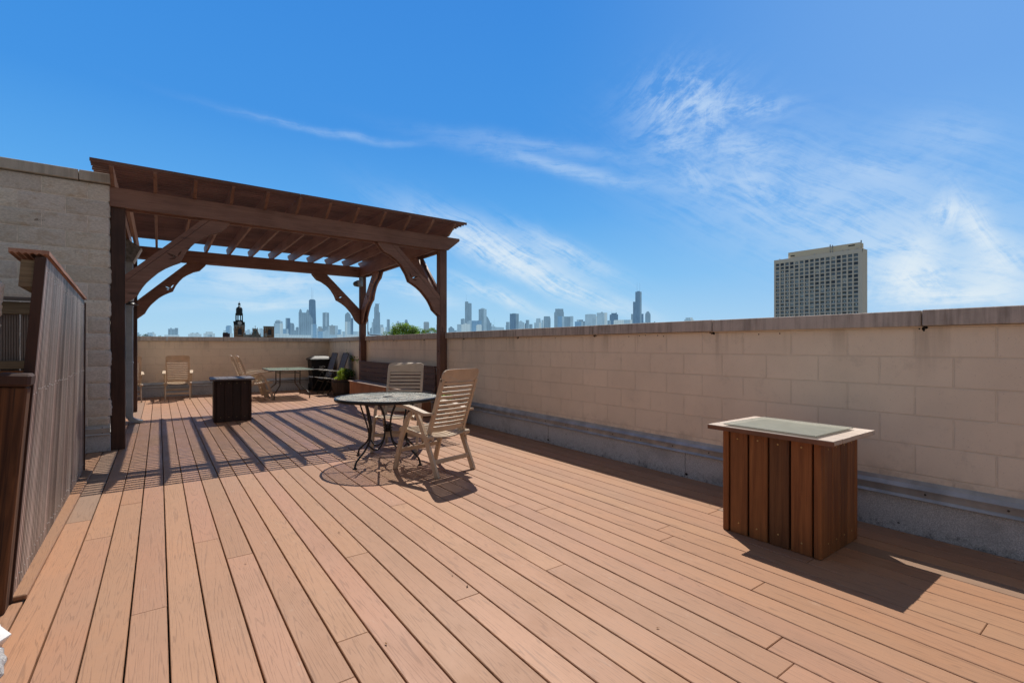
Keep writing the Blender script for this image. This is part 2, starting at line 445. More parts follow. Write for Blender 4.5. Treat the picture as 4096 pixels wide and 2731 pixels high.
HZ = {
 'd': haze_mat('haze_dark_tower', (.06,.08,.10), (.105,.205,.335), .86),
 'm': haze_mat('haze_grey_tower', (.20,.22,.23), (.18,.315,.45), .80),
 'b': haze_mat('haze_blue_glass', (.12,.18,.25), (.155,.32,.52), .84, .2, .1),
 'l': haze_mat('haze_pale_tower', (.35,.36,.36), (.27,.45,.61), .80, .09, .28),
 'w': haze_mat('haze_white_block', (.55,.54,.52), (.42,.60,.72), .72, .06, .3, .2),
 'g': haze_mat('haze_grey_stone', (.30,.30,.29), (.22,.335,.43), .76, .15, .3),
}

# ---------------------------------------------------------------- camera
F = 1935.; PX = 4096
cam = bpy.data.cameras.new('camera'); co = bpy.data.objects.new('camera', cam); COL.objects.link(co)
cam.sensor_width = 36.; cam.lens = 36*F/PX; cam.shift_y = (1384-1365.5)/PX; cam.clip_end = 30000; cam.clip_start = .05
co.location = (0,0,H); co.rotation_euler = (R(90), 0, -YAW); SC.camera = co
def ray(px, py):
    u = (px-2048)/F; v = -(py-1384)/F; c, s = math.cos(YAW), math.sin(YAW)
    return Vector((s+u*c, c-u*s, v))
def at(px, py, depth): return Vector((0,0,H)) + ray(px, py)*depth
def gnd(px, py):
    r = ray(px, py); return r*(-H/r.z) + Vector((0,0,H))

# ---------------------------------------------------------------- light and sky
SUN = Vector((.296,.454,.841)).normalized()
w = bpy.data.worlds.new('World'); SC.world = w; w.use_nodes = True
def make_world():
    t = NT(w.node_tree); bg = t.n['Background']
    d = t.new('ShaderNodeTexCoord').outputs['Generated']
    d = t.vmath('NORMALIZE', d); x, y, z = t.xyz(d)
    sky = t.new('ShaderNodeTexSky', sky_type='NISHITA'); sky.sun_disc = False
    sky.sun_elevation = math.asin(SUN.z); sky.sun_rotation = math.atan2(SUN.x, SUN.y)
    sky.air_density = 1.; sky.dust_density = .6; sky.ozone_density = 3.
    nish = t.vmath('MULTIPLY', sky.outputs[0], (.075,.075,.075))
    el = t.math('ARCSINE', z); az = t.math('ARCTAN2', x, y)
    grad = t.ramp(t.math('MULTIPLY', t.math('MAXIMUM', el, 0.), 1.), [
        (0., (.47,.72,.89)), (.06, (.37,.65,.90)), (.14, (.22,.54,.90)), (.26, (.105,.40,.86)), (.40, (.055,.30,.79)), (.62, (.040,.255,.74)), (.85, (.02,.14,.48))])
    # milkier and slightly violet towards the right of the view
    side = t.range(az, .65, 1.4)
    grad = t.mix(t.math('MULTIPLY', side, t.range(el, -.1, .5, .30, .42)), grad, (.30,.52,.90))
    base = t.mix(.95, nish, grad)
    A0 = t.comb(az, el, 0.)
    wn = t.new('ShaderNodeTexNoise'); t.link(A0, wn.inputs['Vector']); wn.inputs['Scale'].default_value = 5.; wn.inputs['Detail'].default_value = 4.
    warp = t.vmath('MULTIPLY', t.vmath('SUBTRACT', wn.outputs['Color'], (.5,.5,.5)), (.055,.055,0.))
    A = t.vmath('ADD', A0, warp)
    cloud = None
    puff = t.noise(t.vmath('MULTIPLY', A, (9.,16.,1.)), 1.5, 7, .70, .2)
    fields = {}
    def fibre(ang, fl, fw):
        key = (round(((ang/R(1)+90)%180-90)/30), fl)
        if key not in fields:
            rt = t.new('ShaderNodeVectorRotate', rotation_type='Z_AXIS'); t.link(A, rt.inputs[0]); rt.inputs['Angle'].default_value = -key[0]*R(30)
            fields[key] = t.noise(t.vmath('MULTIPLY', rt.outputs[0], (fl, fw, 1.)), 1.3, 6, .74, .5)
        return fields[key]
    def ae(X, Y):               # from a bearing and height measured in the photograph (2352 px wide)
        X *= 1.7415; Y *= 1.7415; r = ray(X, Y).normalized(); return math.atan2(r.x, r.y), math.asin(r.z)
    # (x0,y0)-(x1,y1) axis of the wisp, half thickness (px), strength, fibre length, fibre width, fibre angle offset
    W = [((1450,235),(1700,215),62,.62,9,34,-25),
         ((1480,300),(1650,330),52,.42,9,36,-20),
         ((1600,190),(1660,330),36,.40,8,30,10),
         ((1640,235),(1830,232),22,.58,9,40,0),
         ((1640,320),(1800,345),38,.40,9,34,-25),
         ((1560,340),(1640,440),40,.30,8,34,15),
         ((1690,360),(1770,480),34,.34,8,34,10),
         ((520,250),(980,330),9,.30,3,36,0),
         ((1060,335),(1560,425),20,.44,3,34,0),
         ((1000,300),(1500,355),16,.26,3,34,0),
         ((940,480),(1330,650),44,.95,3,26,0),
         ((1020,540),(1460,725),26,.90,3,30,0),
         ((1010,620),(1260,720),20,.70,3,30,0),
         ((1180,520),(1420,640),26,.60,3,28,0),
         ((330,625),(830,650),40,.62,3,30,0),
         ((420,700),(800,690),14,.55,3,40,0),
         ((860,640),(1060,690),26,.60,3,30,0),
         ((2150,450),(2210,500),22,.85,9,30,30),
         ((2190,430),(2330,620),22,.9,6,34,0),
         ((2130,480),(2110,640),34,.50,6,26,-25),
         ((2100,590),(2120,690),50,1.,7,22,-30),
         ((2000,690),(2360,680),24,1.,4,22,0),
         ((2280,560),(2360,640),40,.55,6,24,10),
         ((1900,365),(2130,420),22,.26,4,40,0),
         ((2060,290),(2300,330),40,.22,4,30,0),
         ((1500,380),(2350,520),130,.42,3,14,0),
         ((1900,560),(2352,640),90,.45,3,14,0),
         ((2140,540),(2010,700),40,.60,6,24,10),
         ((2220,600),(2352,700),36,.55,6,24,-10)]
    for (p0, p1, th, amp, fl, fw, fa) in W:
        a0, e0 = ae(*p0); a1, e1 = ae(*p1)
        ca, ce = (a0+a1)/2, (e0+e1)/2; L = math.hypot(a1-a0, e1-e0)/2; ang = math.atan2(e1-e0, a1-a0)
        thr = th*1.7415/F*.85
        q = t.vmath('SUBTRACT', A, (ca, ce, 0.))
        rot = t.new('ShaderNodeVectorRotate', rotation_type='Z_AXIS'); t.link(q, rot.inputs[0]); rot.inputs['Angle'].default_value = -ang
        g = t.vmath('MULTIPLY', rot.outputs[0], (1/(L*.95), 1/thr, 0.))
        r2 = t.vmath('DOT_PRODUCT', g, g)
        m = t.math('EXPONENT', t.math('MULTIPLY', r2, -1.1))
        fb = fibre(ang-R(fa), 9 if fl >= 7 else 2.5, 44 if fl >= 7 else 36)
        lo, hi = (.0, .5) if th == 3 else ((.42, .61) if fl >= 7 else (.34, .58))
        v = t.math('MULTIPLY', m, t.math('MULTIPLY', t.range(t.math('ADD', t.math('MULTIPLY', fb, .55), t.math('MULTIPLY', puff, .45)), lo, hi), amp))
        cloud = v if cloud is None else t.math('SUBTRACT', t.math('ADD', cloud, v), t.math('MULTIPLY', cloud, v))
    cc = t.mix(t.range(el, .05, .4), (.80,.88,.92), (.62,.77,.94))
    fin = t.mix(t.math('MULTIPLY', cloud, .95, clamp=True), base, cc)
    # unseen sky behind the viewer: made-up warm grey that warms the shade
    fw_ = t.vmath('DOT_PRODUCT', d, (math.sin(YAW), math.cos(YAW), 0.))
    fin = t.mix(t.range(fw_, .42, -.10, 0., .80), fin, (.25,.23,.205))
    gnd_ = t.mix(t.range(z, -.02, 0.), (.16,.17,.16), fin)
    t.link(gnd_, bg.inputs[0]); bg.inputs[1].default_value = 1.
make_world()
w.cycles.sampling_method = 'MANUAL'; w.cycles.sample_map_resolution = 512
sl = bpy.data.lights.new('sun', 'SUN'); so = bpy.data.objects.new('sun', sl); COL.objects.link(so)
sl.energy = 5.0; sl.angle = R(.4); sl.color = (1.,.93,.83)
so.rotation_euler = (-SUN).to_track_quat('-Z', 'Y').to_euler()
SC.view_settings.view_transform = 'Standard'; SC.view_settings.look = 'None'; SC.view_settings.exposure = 0; SC.view_settings.gamma = 1
SC.cycles.max_bounces = 5; SC.cycles.diffuse_bounces = 3; SC.cycles.use_adaptive_sampling = True; SC.cycles.adaptive_threshold = .02; SC.cycles.transparent_max_bounces = 16

# ---------------------------------------------------------------- ground far below and the roof
m = MB(); m.quad([(-9000,-9000,-14),(12000,-9000,-14),(12000,12000,-14),(-9000,12000,-14)])
tag(m.build('ground', plain('city_ground', (.12,.13,.11), .95, scale=.02)), kind='structure')
m = MB(); m.box(-3.1, 4.5, -3.2, 15.55, -.4, -.06)
tag(m.build('roof', M['under']), kind='structure')

# ---------------------------------------------------------------- deck
def make_deck():
    m = MB(); sd = m.bm.loops.layers.float.new('seed'); m.cl = m.bm.loops.layers.float_color['tint']
    G0, P = -.112, .1475; Y0, Y1 = -3., 15.33
    J = {}
    for px, py in [(949,2225),(1415,2222),(1402,2549),(1855,2392),(814,2164),(660,2425),(260,2095),(378,2154),(513,2016),
                   (2148,2040),(2640,2114),(3014,2353),(2205,2273),(3232,2246),(3927,2527),(3130,2690),(2836,2053)]:
        g = gnd(px, py); J.setdefault(math.floor((g.x-G0)/P), []).append(g.y)
    base = (.400,.208,.117)
    k = -21
    while G0+P*k < 4.2:
        x0 = G0+P*k+.0036; x1 = G0+P*(k+1)-.0036
        if x1 > 4.2: x1 = 4.2
        js = sorted(J.get(k, []))
        lo = js[0] if js else random.uniform(0, 4.8)
        while lo > Y0: lo -= 4.88; js.insert(0, lo)
        hi = js[-1]
        while hi < Y1: hi += 4.88; js.append(hi)
        cuts = [Y0] + [j for j in js if Y0+.3 < j < Y1-.2] + [Y1]
        for a, b in zip(cuts, cuts[1:]):
            r = random.random()
            if r < .035: c = (.31*random.uniform(.95,1.05), .190, .125)
            elif r < .14: c = (.365,.192,.105)
            else:
                q = random.uniform(.93,1.06); c = (base[0]*q, base[1]*q*random.uniform(.98,1.02), base[2]*q*random.uniform(.95,1.05))
            if k == -1+0 and False: pass
            dz = random.uniform(-.0012,.0008); s = random.random()
            fs = m.box(x0+random.uniform(-.0006,.0006), x1+random.uniform(-.0006,.0006), a+.0012, b-.0012, -.026, dz, bev=.0028, col=c)
            for f in fs:
                for l in f.loops: l[sd] = s
        k += 1
    o = m.build('deck', M['deck']); tag(o, kind='structure')
make_deck()

# ---------------------------------------------------------------- parapet walls
def right_wall():
    t = thing('parapet_wall', 'long beige painted block parapet with stone coping along the right side of the deck', 'wall', (4.235,6,0))
    def par(o): o.parent = t; o.matrix_parent_inverse = Matrix.Translation((-4.235,-6,0))
    m = MB(); m.box(4.235, 4.43, -3.1, 15.5, -.4, 1.43); par(m.build('block_wall', M['right_block']))
    m = MB(); ys = [1.017+1.545*k for k in range(-3, 10)]
    ys = [-3.1] + [y for y in ys if y > -3.0] + [15.32]
    for a, b in zip(ys, ys[1:]):
        q = random.uniform(.86,1.1); dx = random.uniform(-.003,.003); dz = random.uniform(-.002,.002)
        # the pergola posts are let into the coping
        segs = [(a+.004, b-.004, 4.19)]
        for (p0, p1) in ((7.79,7.95),(12.03,12.19)):
            nx = []
            for (s0, s1, xx) in segs:
                if s0 < p0 and s1 > p1: nx += [(s0,p0,xx),(p0,p1,4.236),(p1,s1,xx)]
                elif s0 < p1 and s1 > p1 and s0 >= p0: nx += [(s0,p1,4.236),(p1,s1,xx)]
                elif s0 < p0 and p0 < s1 <= p1: nx += [(s0,p0,xx),(p0,s1,4.236)]
                else: nx.append((s0,s1,xx))
            segs = nx
        for (s0, s1, xx) in segs:
            m.box(xx+dx, 4.50, s0, s1, 1.432+dz, 1.54+dz, bev=.004)
    par(m.build('coping', M['coping']))
    m = MB(); m.box(4.215, 4.236, -3.1, 15.3, -.1, .30); par(m.build('concrete_base', M['curb']))
    m = MB()
    prof = [(4.2345,.365),(4.231,.366),(4.222,.338),(4.198,.312),(4.204,.290),(4.208,.262),(4.190,.244),(4.192,.241),(4.2145,.255),(4.2345,.30)]
    ys = [-3.1,.2,3.25,6.3,9.35,12.4,15.29]
    for a, b in zip(ys, ys[1:]): m.prism([(x, z) for x, z in prof], a+.001, b-.001, 'xz')
    par(m.build('flashing', M['galv']))
    m = MB()
    for k in range(46):
        y = -2.6+k*.4; m.lathe([(.007,0),(.007,.003),(.004,.006)], (4.205,y,.286), 8, M=Matrix.Rotation(R(-90),4,'Y'))
    build_each(m, 'flashing_screw', M['bronze'], None, par)
    # dark weeps and old sealant below the coping joints
    m = MB()
    for y in [1.017+1.545*k for k in range(0, 9)]:
        if abs(y-7.87) < .15 or abs(y-12.1) < .15: continue
        for j in range(7):
            m.lathe([(.001,-.004),(random.uniform(.005,.011),0),(.001,.003)], (4.233, y+random.gauss(0,.012), 1.424-abs(random.gauss(0,.012))), 6, M=Matrix.Rotation(R(90),4,'Y'))
    for _ in range(16):
        m.lathe([(.001,-.003),(.006,0),(.001,.002)], (4.234, random.uniform(.6,11), 1.405+random.uniform(-.01,.012)), 6, M=Matrix.Rotation(R(90),4,'Y'))
    # tar patches and cracks on the concrete base
    for y, z, s in [(4.95,.04,.030),(4.955,.09,.012),(2.85,.03,.022),(5.9,.02,.012),(4.6,.17,.012),(1.15,.05,.012)]:
        pts = [(y+s*random.uniform(.5,1)*math.cos(a), z+s*.55*random.uniform(.4,1)*math.sin(a)) for a in [k*.7 for k in range(9)]]
        m.prism(pts, 4.2142, 4.2155, 'yz')
    for y, n in ((4.95,9),(2.86,9),(8.9,7)):
        z = .24; yy = y
        for k in range(n):
            m.box(4.2138,4.2155, yy-.0018, yy+.0018, z-.028, z); z -= .026; yy += random.uniform(-.003,.003)
    o = m.build('stains', M['dark_gap']); par(o); tag(o, kind='stuff')
right_wall()

def back_wall():
    t = thing('parapet_wall', 'beige painted block parapet with stone coping across the far end of the deck', 'wall', (1.8,15.33,0))
    def par(o): o.parent = t; o.matrix_parent_inverse = Matrix.Translation((-1.8,-15.33,0))
    m = MB(); m.box(-2.9, 4.234, 15.33, 15.52, -.4, 1.43); par(m.build('block_wall', M['back_block']))
    m = MB(); xs = [-2.9,-1.4,.17,1.42,3.40,4.50]
    for a, b in zip(xs, xs[1:]): m.box(a+.004, b-.004, 15.285, 15.60, 1.432+random.uniform(-.002,.002), 1.54, bev=.004)
    par(m.build('coping', M['coping']))
    m = MB(); m.box(-2.9, 4.214, 15.305, 15.331, -.1, .28); par(m.build('concrete_base', M['curb']))
    m = MB(); prof = [(15.329,.365),(15.326,.366),(15.315,.338),(15.290,.312),(15.297,.290),(15.30,.262),(15.28,.244),(15.283,.241),(15.304,.255),(15.329,.30)]
    m.prism(prof, -2.9, 4.188, 'yz'); par(m.build('flashing', M['galv']))
back_wall()

# ---------------------------------------------------------------- left: split-face block building
def left_building():
    t = thing('block_building', 'rough split-face concrete block building with pale coping rising at the left of the pergola', 'building', (-1.6,7.75,0))
    def par(o): o.parent = t; o.matrix_parent_inverse = Matrix.Translation((1.6,-7.75,0))
    from mathutils import noise
    m = MB(); XR = -.497
    m.box(-3.0, XR-.012, 7.7675, 15.3, 0, 3.27)
    par(m.build('mortar_core', M['mortar']))
    m = MB(); rows = 17; z = 3.278; r = 0
    while z > .36:
        z1 = z-.003; z0 = max(z-.2032+.003, .325)
        x = XR - (.2032 if r % 2 else .0) ; edges = [XR]
        x = XR-(.2 if r % 2 == 0 else .40)
        while x > -3.0: edges.append(x); x -= .4064
        edges.append(-3.0)
        for i, (b, a) in enumerate(zip(edges, edges[1:])):
            x0, x1 = a+.003, b-.003
            nx = max(3, int((x1-x0)/.024)); nz = 8; g = []
            prot = random.uniform(0,.007); q = random.uniform(.88,1.10)
            cr = random.uniform(.0,.022) if i == 0 else 0
            for iz in range(nz+1):
                row = []
                for ix in range(nx+1):
                    u, v = ix/nx, iz/nz; X = x0+(x1-x0)*u; Z = z0+(z1-z0)*v
                    e = min(u*(x1-x0), (1-u)*(x1-x0), v*(z1-z0), (1-v)*(z1-z0)); k = min(1, e/.018)
                    n = noise.noise(Vector((X*14, Z*22, r*3.1)))+.5*noise.noise(Vector((X*40, Z*55, 7.)))
                    if i == 0: X += cr*u + u*u*.012*noise.noise(Vector((Z*24, r*5., 2.)))
                    row.append(m.bm.verts.new((X, 7.7665-k*(.007+prot+.007*n), Z)))
                g.append(row)
            fs = []
            for iz in range(nz):
                for ix in range(nx): fs.append(m.bm.faces.new((g[iz][ix], g[iz][ix+1], g[iz+1][ix+1], g[iz+1][ix])))
            # corner return running back
            if i == 0:
                pr = [g[iz][nx] for iz in range(nz+1)]
                back = []
                for k, yy in enumerate((7.80,7.84,7.90,7.98,8.07,8.17)):
                    row = []
                    for iz in range(nz+1):
                        p0 = pr[iz].co; e = min(iz/nz, 1-iz/nz)*.2; kk = min(1, e/.02)
                        row.append(m.bm.verts.new((XR+kk*(.004+cr*.9+.012*noise.noise(Vector((yy*25, p0.z*25, r*1.)))), yy, p0.z)))
                    back.append(row)
                prev = pr
                for row in back:
                    for iz in range(nz): fs.append(m.bm.faces.new((prev[iz], row[iz], row[iz+1], prev[iz+1])))
                    prev = row
                yv = 8.178
                while yv < 15.2:
                    fs += m.box(XR-.03, XR+.006+random.uniform(0,.008), yv, min(yv+.398,15.29), z0, z1); yv += .4064
            for f in fs: f.smooth = True
            m.paint(fs, (q,q,q*random.uniform(.96,1.02)))
        z -= .2032; r += 1
    par(m.build('block_wall', M['split'], recalc=False))
    m = MB()
    for a, b in ((-3.05,-1.93),(-1.93,-.775),(-.775,-.470)): m.box(a+.004, b-.004, 7.715, 8.03, 3.285+random.uniform(-.003,.003), 3.405, bev=.005)
    m.box(-.80, -.470, 8.034, 15.3, 3.285, 3.402, bev=.005)
    par(m.build('coping', M['coping_pale']))
    m = MB(); m.box(-3.0, -.484, 7.748, 7.80, 0, .215, bev=.006); m.box(-.52, -.484, 7.80, 15.3, 0, .215); par(m.build('concrete_base', M['curb']))
    m = MB(); m.prism([(7.770,.325),(7.744,.322),(7.740,.30),(7.728,.29),(7.735,.225),(7.725,.212),(7.748,.216),(7.770,.24)], -3.0, -.487, 'yz')
    par(m.build('flashing', M['galv']))
    m = MB()
    for x in (-.56,-.86,-1.2):
        for z in (.30,.235): m.lathe([(.006,0),(.006,.004),(.003,.006)], (x,7.734,z), 8, M=Matrix.Rotation(R(90),4,'X'))
    build_each(m, 'flashing_screw', M['bronze'], None, par)
left_building()

# downspout with conductor head
def downspout():
    t = thing('downspout', 'pale grey metal downspout with a box-shaped collector head beside the left pergola posts', 'downspout', (-.40,10.3,0))
    m = MB(); m.box(-.055, .05, -.06, .06, .16, 2.72, bev=.008)
    for z in (2.35,1.95,1.0): m.box(-.06, .056, -.066, .066, z, z+.03, bev=.003)
    m.build('pipe', M['paint_metal'], t)
    m = MB(); n = 7
    pts = [(0.,0,.17),(.0,0,.13),(.008,-.0,.10),(.03,0,.07),(.065,0,.05),(.11,0,.038),(.17,0,.022)]
    for i in range(len(pts)-1):
        a, b = Vector(pts[i]), Vector(pts[i+1]); m.bar(a, b+(b-a)*.12, .112-.002*i, .10-.01*i, up=(1,0,.2), bev=.004)
    m.build('elbow', M['paint_metal'], t)
    m = MB(); m.prism([(-.06,2.70),(.05,2.70),(.155,2.925),(.14,2.955),(-.06,3.08)], -.11, .11, 'xz')
    m.build('collector_head', plain('collector_grey', (.20,.205,.20), .7, .1, .3, .35, 18.), t)
    m = MB(); m.prism([(.05,2.69),(.068,2.685),(.172,2.925),(.155,2.93)], -.113, .113, 'xz'); m.build('head_edge', M['white_metal'], t)
downspout()
# wall lantern
def lantern():
    t = thing('wall_lamp', 'small black wall lantern beside the grey downspout', 'lamp', (-.36,9.7,1.94))
    m = MB(); m.box(-.115,-.10,-.05,.05,-.02,.12); m.bar((-.11,0,.10),(-.01,0,.10),.015,.015); m.build('bracket', M['iron'], t)
    m = MB(); m.lathe([(.10,-.0),(.105,.006),(.06,.03),(.02,.05),(.008,.07)], (0,0,0), 16); m.build('shade', M['iron'], t)
    m = MB(); m.lathe([(.032,.05),(.040,.07),(.040,.13),(.03,.15)], (0,0,0), 12); m.build('lens', M['white_metal'], t)
lantern()

# ---------------------------------------------------------------- pergola
def plate(outer, holes, thick):
    cu = bpy.data.curves.new('tmp', 'CURVE'); cu.dimensions = '2D'; cu.fill_mode = 'BOTH'; cu.extrude = thick/2
    for poly in [outer]+holes:
        sp = cu.splines.new('POLY'); sp.points.add(len(poly)-1)
        for p, q in zip(sp.points, poly): p.co = (q[0], q[1], 0, 1)
        sp.use_cyclic_u = True
    ob = bpy.data.objects.new('tmp', cu); me = bpy.data.meshes.new_from_object(ob)
    bpy.data.objects.remove(ob); bpy.data.curves.remove(cu); return me
def leaf(cx, cy, L, W, ang):
    pts = [];
    for k in range(9): s = k/8; pts.append((s*L, W*math.sin(math.pi*s**.8)))
    for k in range(7, 0, -1): s = k/8; pts.append((s*L, -W*.55*math.sin(math.pi*s**.8)))
    c, s_ = math.cos(ang), math.sin(ang); return [(cx+x*c-y*s_, cy+x*s_+y*c) for x, y in pts]
BR_OUT = [(0,2.105),(.84,2.945),(.925,3.03),(1.15,3.03),(1.143,2.996),(1.041,2.878),(.93,2.838),(.817,2.767),(.75,2.71),(.697,2.645),(.63,2.54),(.579,2.415),
          (.50,2.375),(.418,2.325),(.34,2.262),(.273,2.189),(.215,2.12),(.175,2.057),(.14,1.99),(.122,1.945),(0,1.835)]
BR_STRIP = [(0,2.195),(.835,3.03),(.918,3.03),(0,2.110)]
BR_HOLES = [leaf(.535,2.475,.115,.016,R(158)), leaf(.545,2.475,.10,.015,R(62)), leaf(.530,2.462,.085,.013,R(195))]
BRM = None
def brace(parent, org, du, offs, mat_, holes=True):
    """org: foot on the post; du: unit vector away from the post; two plates side by side"""
    global BRM
    if BRM is None: BRM = (plate(BR_OUT, BR_HOLES, .036), plate(BR_STRIP, [], .036))
    m = MB(); du = Vector(du); nrm = Vector((0,0,1)).cross(du)
    for off in offs:
        X = Matrix(((du.x, 0, nrm.x, org[0]+nrm.x*off),(du.y, 0, nrm.y, org[1]+nrm.y*off),(0,1,0,0),(0,0,0,1)))
        for me in BRM:
            b2 = bmesh.new(); b2.from_mesh(me); bmesh.ops.transform(b2, matrix=X, verts=b2.verts[:])
            tmp = bpy.data.meshes.new('tmp'); b2.to_mesh(tmp); b2.free(); m.bm.from_mesh(tmp); bpy.data.meshes.remove(tmp)
    m.paint(m.bm.faces)
    return m.build('brace', mat_, parent)
def pergola():
    t = thing('pergola', 'brown stained timber pergola with a slatted roof and curved leaf-cut braces', 'pergola', (0,0,0))
    ZB, ZT = 3.03, 3.265
    for (x0, x1) in ((-.485,-.345),(4.09,4.23)):
        for (y0, y1) in ((7.80,7.94),(12.04,12.18)):
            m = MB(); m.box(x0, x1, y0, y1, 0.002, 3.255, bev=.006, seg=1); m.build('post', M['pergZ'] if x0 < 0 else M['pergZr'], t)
            if x0 > 0:
                m = MB()
                for z in (1.20,.86,2.2): m.lathe([(.014,0),(.014,.003),(.009,.010)], (x0,(y0+y1)/2,z), 8, M=Matrix.Rotation(R(-90),4,'Y'))
                build_each(m, 'bolt', M['iron'], t)
    def beam(poly, a, b, plane='xz', mt='pergX'):
        m = MB(); m.prism(poly, a, b, plane); return m.build('beam', M[mt], t)
    front = [(-.49,ZB),(4.24,ZB),(4.47,3.222),(4.47,ZT),(-.49,ZT)]
    beam(front, 7.762, 7.7995); beam(front, 7.9405, 7.978)
    back = [(-.49,ZB),(4.24,ZB),(4.47,3.222),(4.47,ZT),(-.49,ZT)]
    beam(back, 12.001, 12.0395); beam(back, 12.1805, 12.218)
    for x in (-.3445,-.523,4.052,4.2305):
        beam([(7.980,ZB+.003),(11.999,ZB+.003),(11.999,ZT-.003),(7.980,ZT-.003)], x, x+.038, 'yz', 'pergY')
    A = (.020,.122)
    brace(t, (-.345,7.80,0), (1,0,0), A, M['pergX']); brace(t, (4.09,7.80,0), (-1,0,0), (-.020,-.122), M['pergX'])
    brace(t, (-.345,12.04,0), (1,0,0), A, M['pergX']); brace(t, (4.09,12.04,0), (-1,0,0), (-.020,-.122), M['pergX'])
    brace(t, (4.09,12.04,0), (0,-1,0), (.020,.122), M['pergY']); brace(t, (4.09,7.94,0), (0,1,0), (-.020,-.122), M['pergY'])
    tail = [(7.445,3.449),(7.445,3.425),(7.50,3.385),(7.70,ZT+.001),(12.29,ZT+.001),(12.36,3.30),(12.44,3.375),(12.50,3.40),(12.53,3.449)]
    for i in range(12):
        x = -.46+.4236*i; m = MB(); j = random.uniform(-.012,.012)
        m.prism([(y+j if (y < 7.6 or y > 12.3) else y, z) for y, z in tail], x-.019, x+.019, 'yz'); m.build('rafter', M['pergY'], t)
    m = MB(); y = 7.425; k = 0
    while y < 12.16:
        yj = y+random.uniform(-.004,.004); x0 = -.655+random.uniform(-.008,.008); x1 = 4.42+random.uniform(-.012,.012)
        xb = -.46+.4236*(5 if k % 2 == 0 else 7) + random.uniform(-.01,.01); dz = random.uniform(0,.003); sk = random.uniform(-.006,.006)
        for a, b, s in ((x0, xb-.003, 0), (xb+.003, x1, random.uniform(-.005,.005))):
            m.hexa([(a,yj+s,3.450),(b,yj+s+sk,3.450),(b,yj+s+sk+.0235,3.450),(a,yj+s+.0235,3.450),
                    (a,yj+s,3.487+dz),(b,yj+s+sk,3.487+dz),(b,yj+s+sk+.0235,3.487+dz),(a,yj+s+.0235,3.487+dz)])
        y += .0925; k += 1
    m.build('lattice', M['pergS'], t)
pergola()

# security light + cable on the far right post
def sec_light():
    t = thing('security_light', 'round grey floodlight on the rear right pergola post', 'light', (4.085,12.03,2.86))
    m = MB(); m.box(-.01,.05,-.03,.008,-.07,.16,bev=.004); m.build('bracket', M['paint_metal'], t)
    m = MB(); Mx = Matrix.Rotation(R(-100),4,'Y')
    m.lathe([(.03,0),(.07,.01),(.082,.03),(.084,.10),(.075,.12)], (0,-.06,0), 18, M=Mx); m.build('housing', M['paint_metal'], t)
    m = MB(); m.lathe([(.070,.115),(.068,.15),(.05,.19),(.02,.21)], (0,-.06,0), 18, M=Mx)
    m.build('dome', plain('smoky_lens', (.10,.11,.11), .12, .1, .6), t)
sec_light()
m = MB(); m.tube(bez([(4.10,12.02,3.26),(4.075,12.02,2.9),(4.075,12.02,2.2),(4.076,12.03,1.4)], 6), .006, 6)
m.tube(bez([(4.26,12.0,2.0),(4.25,11.97,1.66),(4.27,11.88,1.58),(4.30,11.6,1.565),(4.33,11.35,1.553)], 8), .011, 6)
tag(m.build('cable', M['cable']), 'thin brown cable running down the rear right pergola post to the coping', 'cable')

# ---------------------------------------------------------------- bench
def bench():
    t = thing('bench', 'long built-in timber bench with a board back between the two right pergola posts', 'bench', (3.93,10,0))
    def L(o): o.parent = t; o.matrix_parent_inverse = Matrix.Translation((-3.93,-10,0)); return o
    m = MB(); x = 3.765
    for k in range(3):
        m.box(x+.112*k+.002, x+.112*(k+1)-.003, 8.02, 12.02, .428, .452, bev=.004, col=(1,1,1) if k else (1.25,1.15,1.05))
    L(m.build('seat', M['benchT']))
    m = MB(); y = 8.03
    while y < 12.0:
        q = random.uniform(.85,1.12); m.box(3.800, 3.82, y+.0015, min(y+.0885,12.005)-.0015, 0, .427, bev=.003, col=(q,q,q)); y += .0885
    L(m.build('front_panel', M['benchF']))
    m = MB()
    for yy in (8.025,12.0):
        for k in range(3): m.box(3.822+.088*k, 3.822+.088*(k+1)-.003, yy-.012, yy+.008, 0, .427, col=(.9,.9,.9))
    build_each(m, 'end_board', M['benchF'], None, L)
    m = MB()
    for k in range(4):
        z = .455+.112*k; q = random.uniform(.9,1.15); m.box(4.062, 4.088, 7.95, 12.03, z+.002, z+.109, bev=.004, col=(q,q,q))
    m.box(4.045, 4.10, 7.95, 12.03, .904, .926, bev=.004, col=(1.1,1.1,1.1))
    L(m.build('backrest', M['benchB']))
bench()

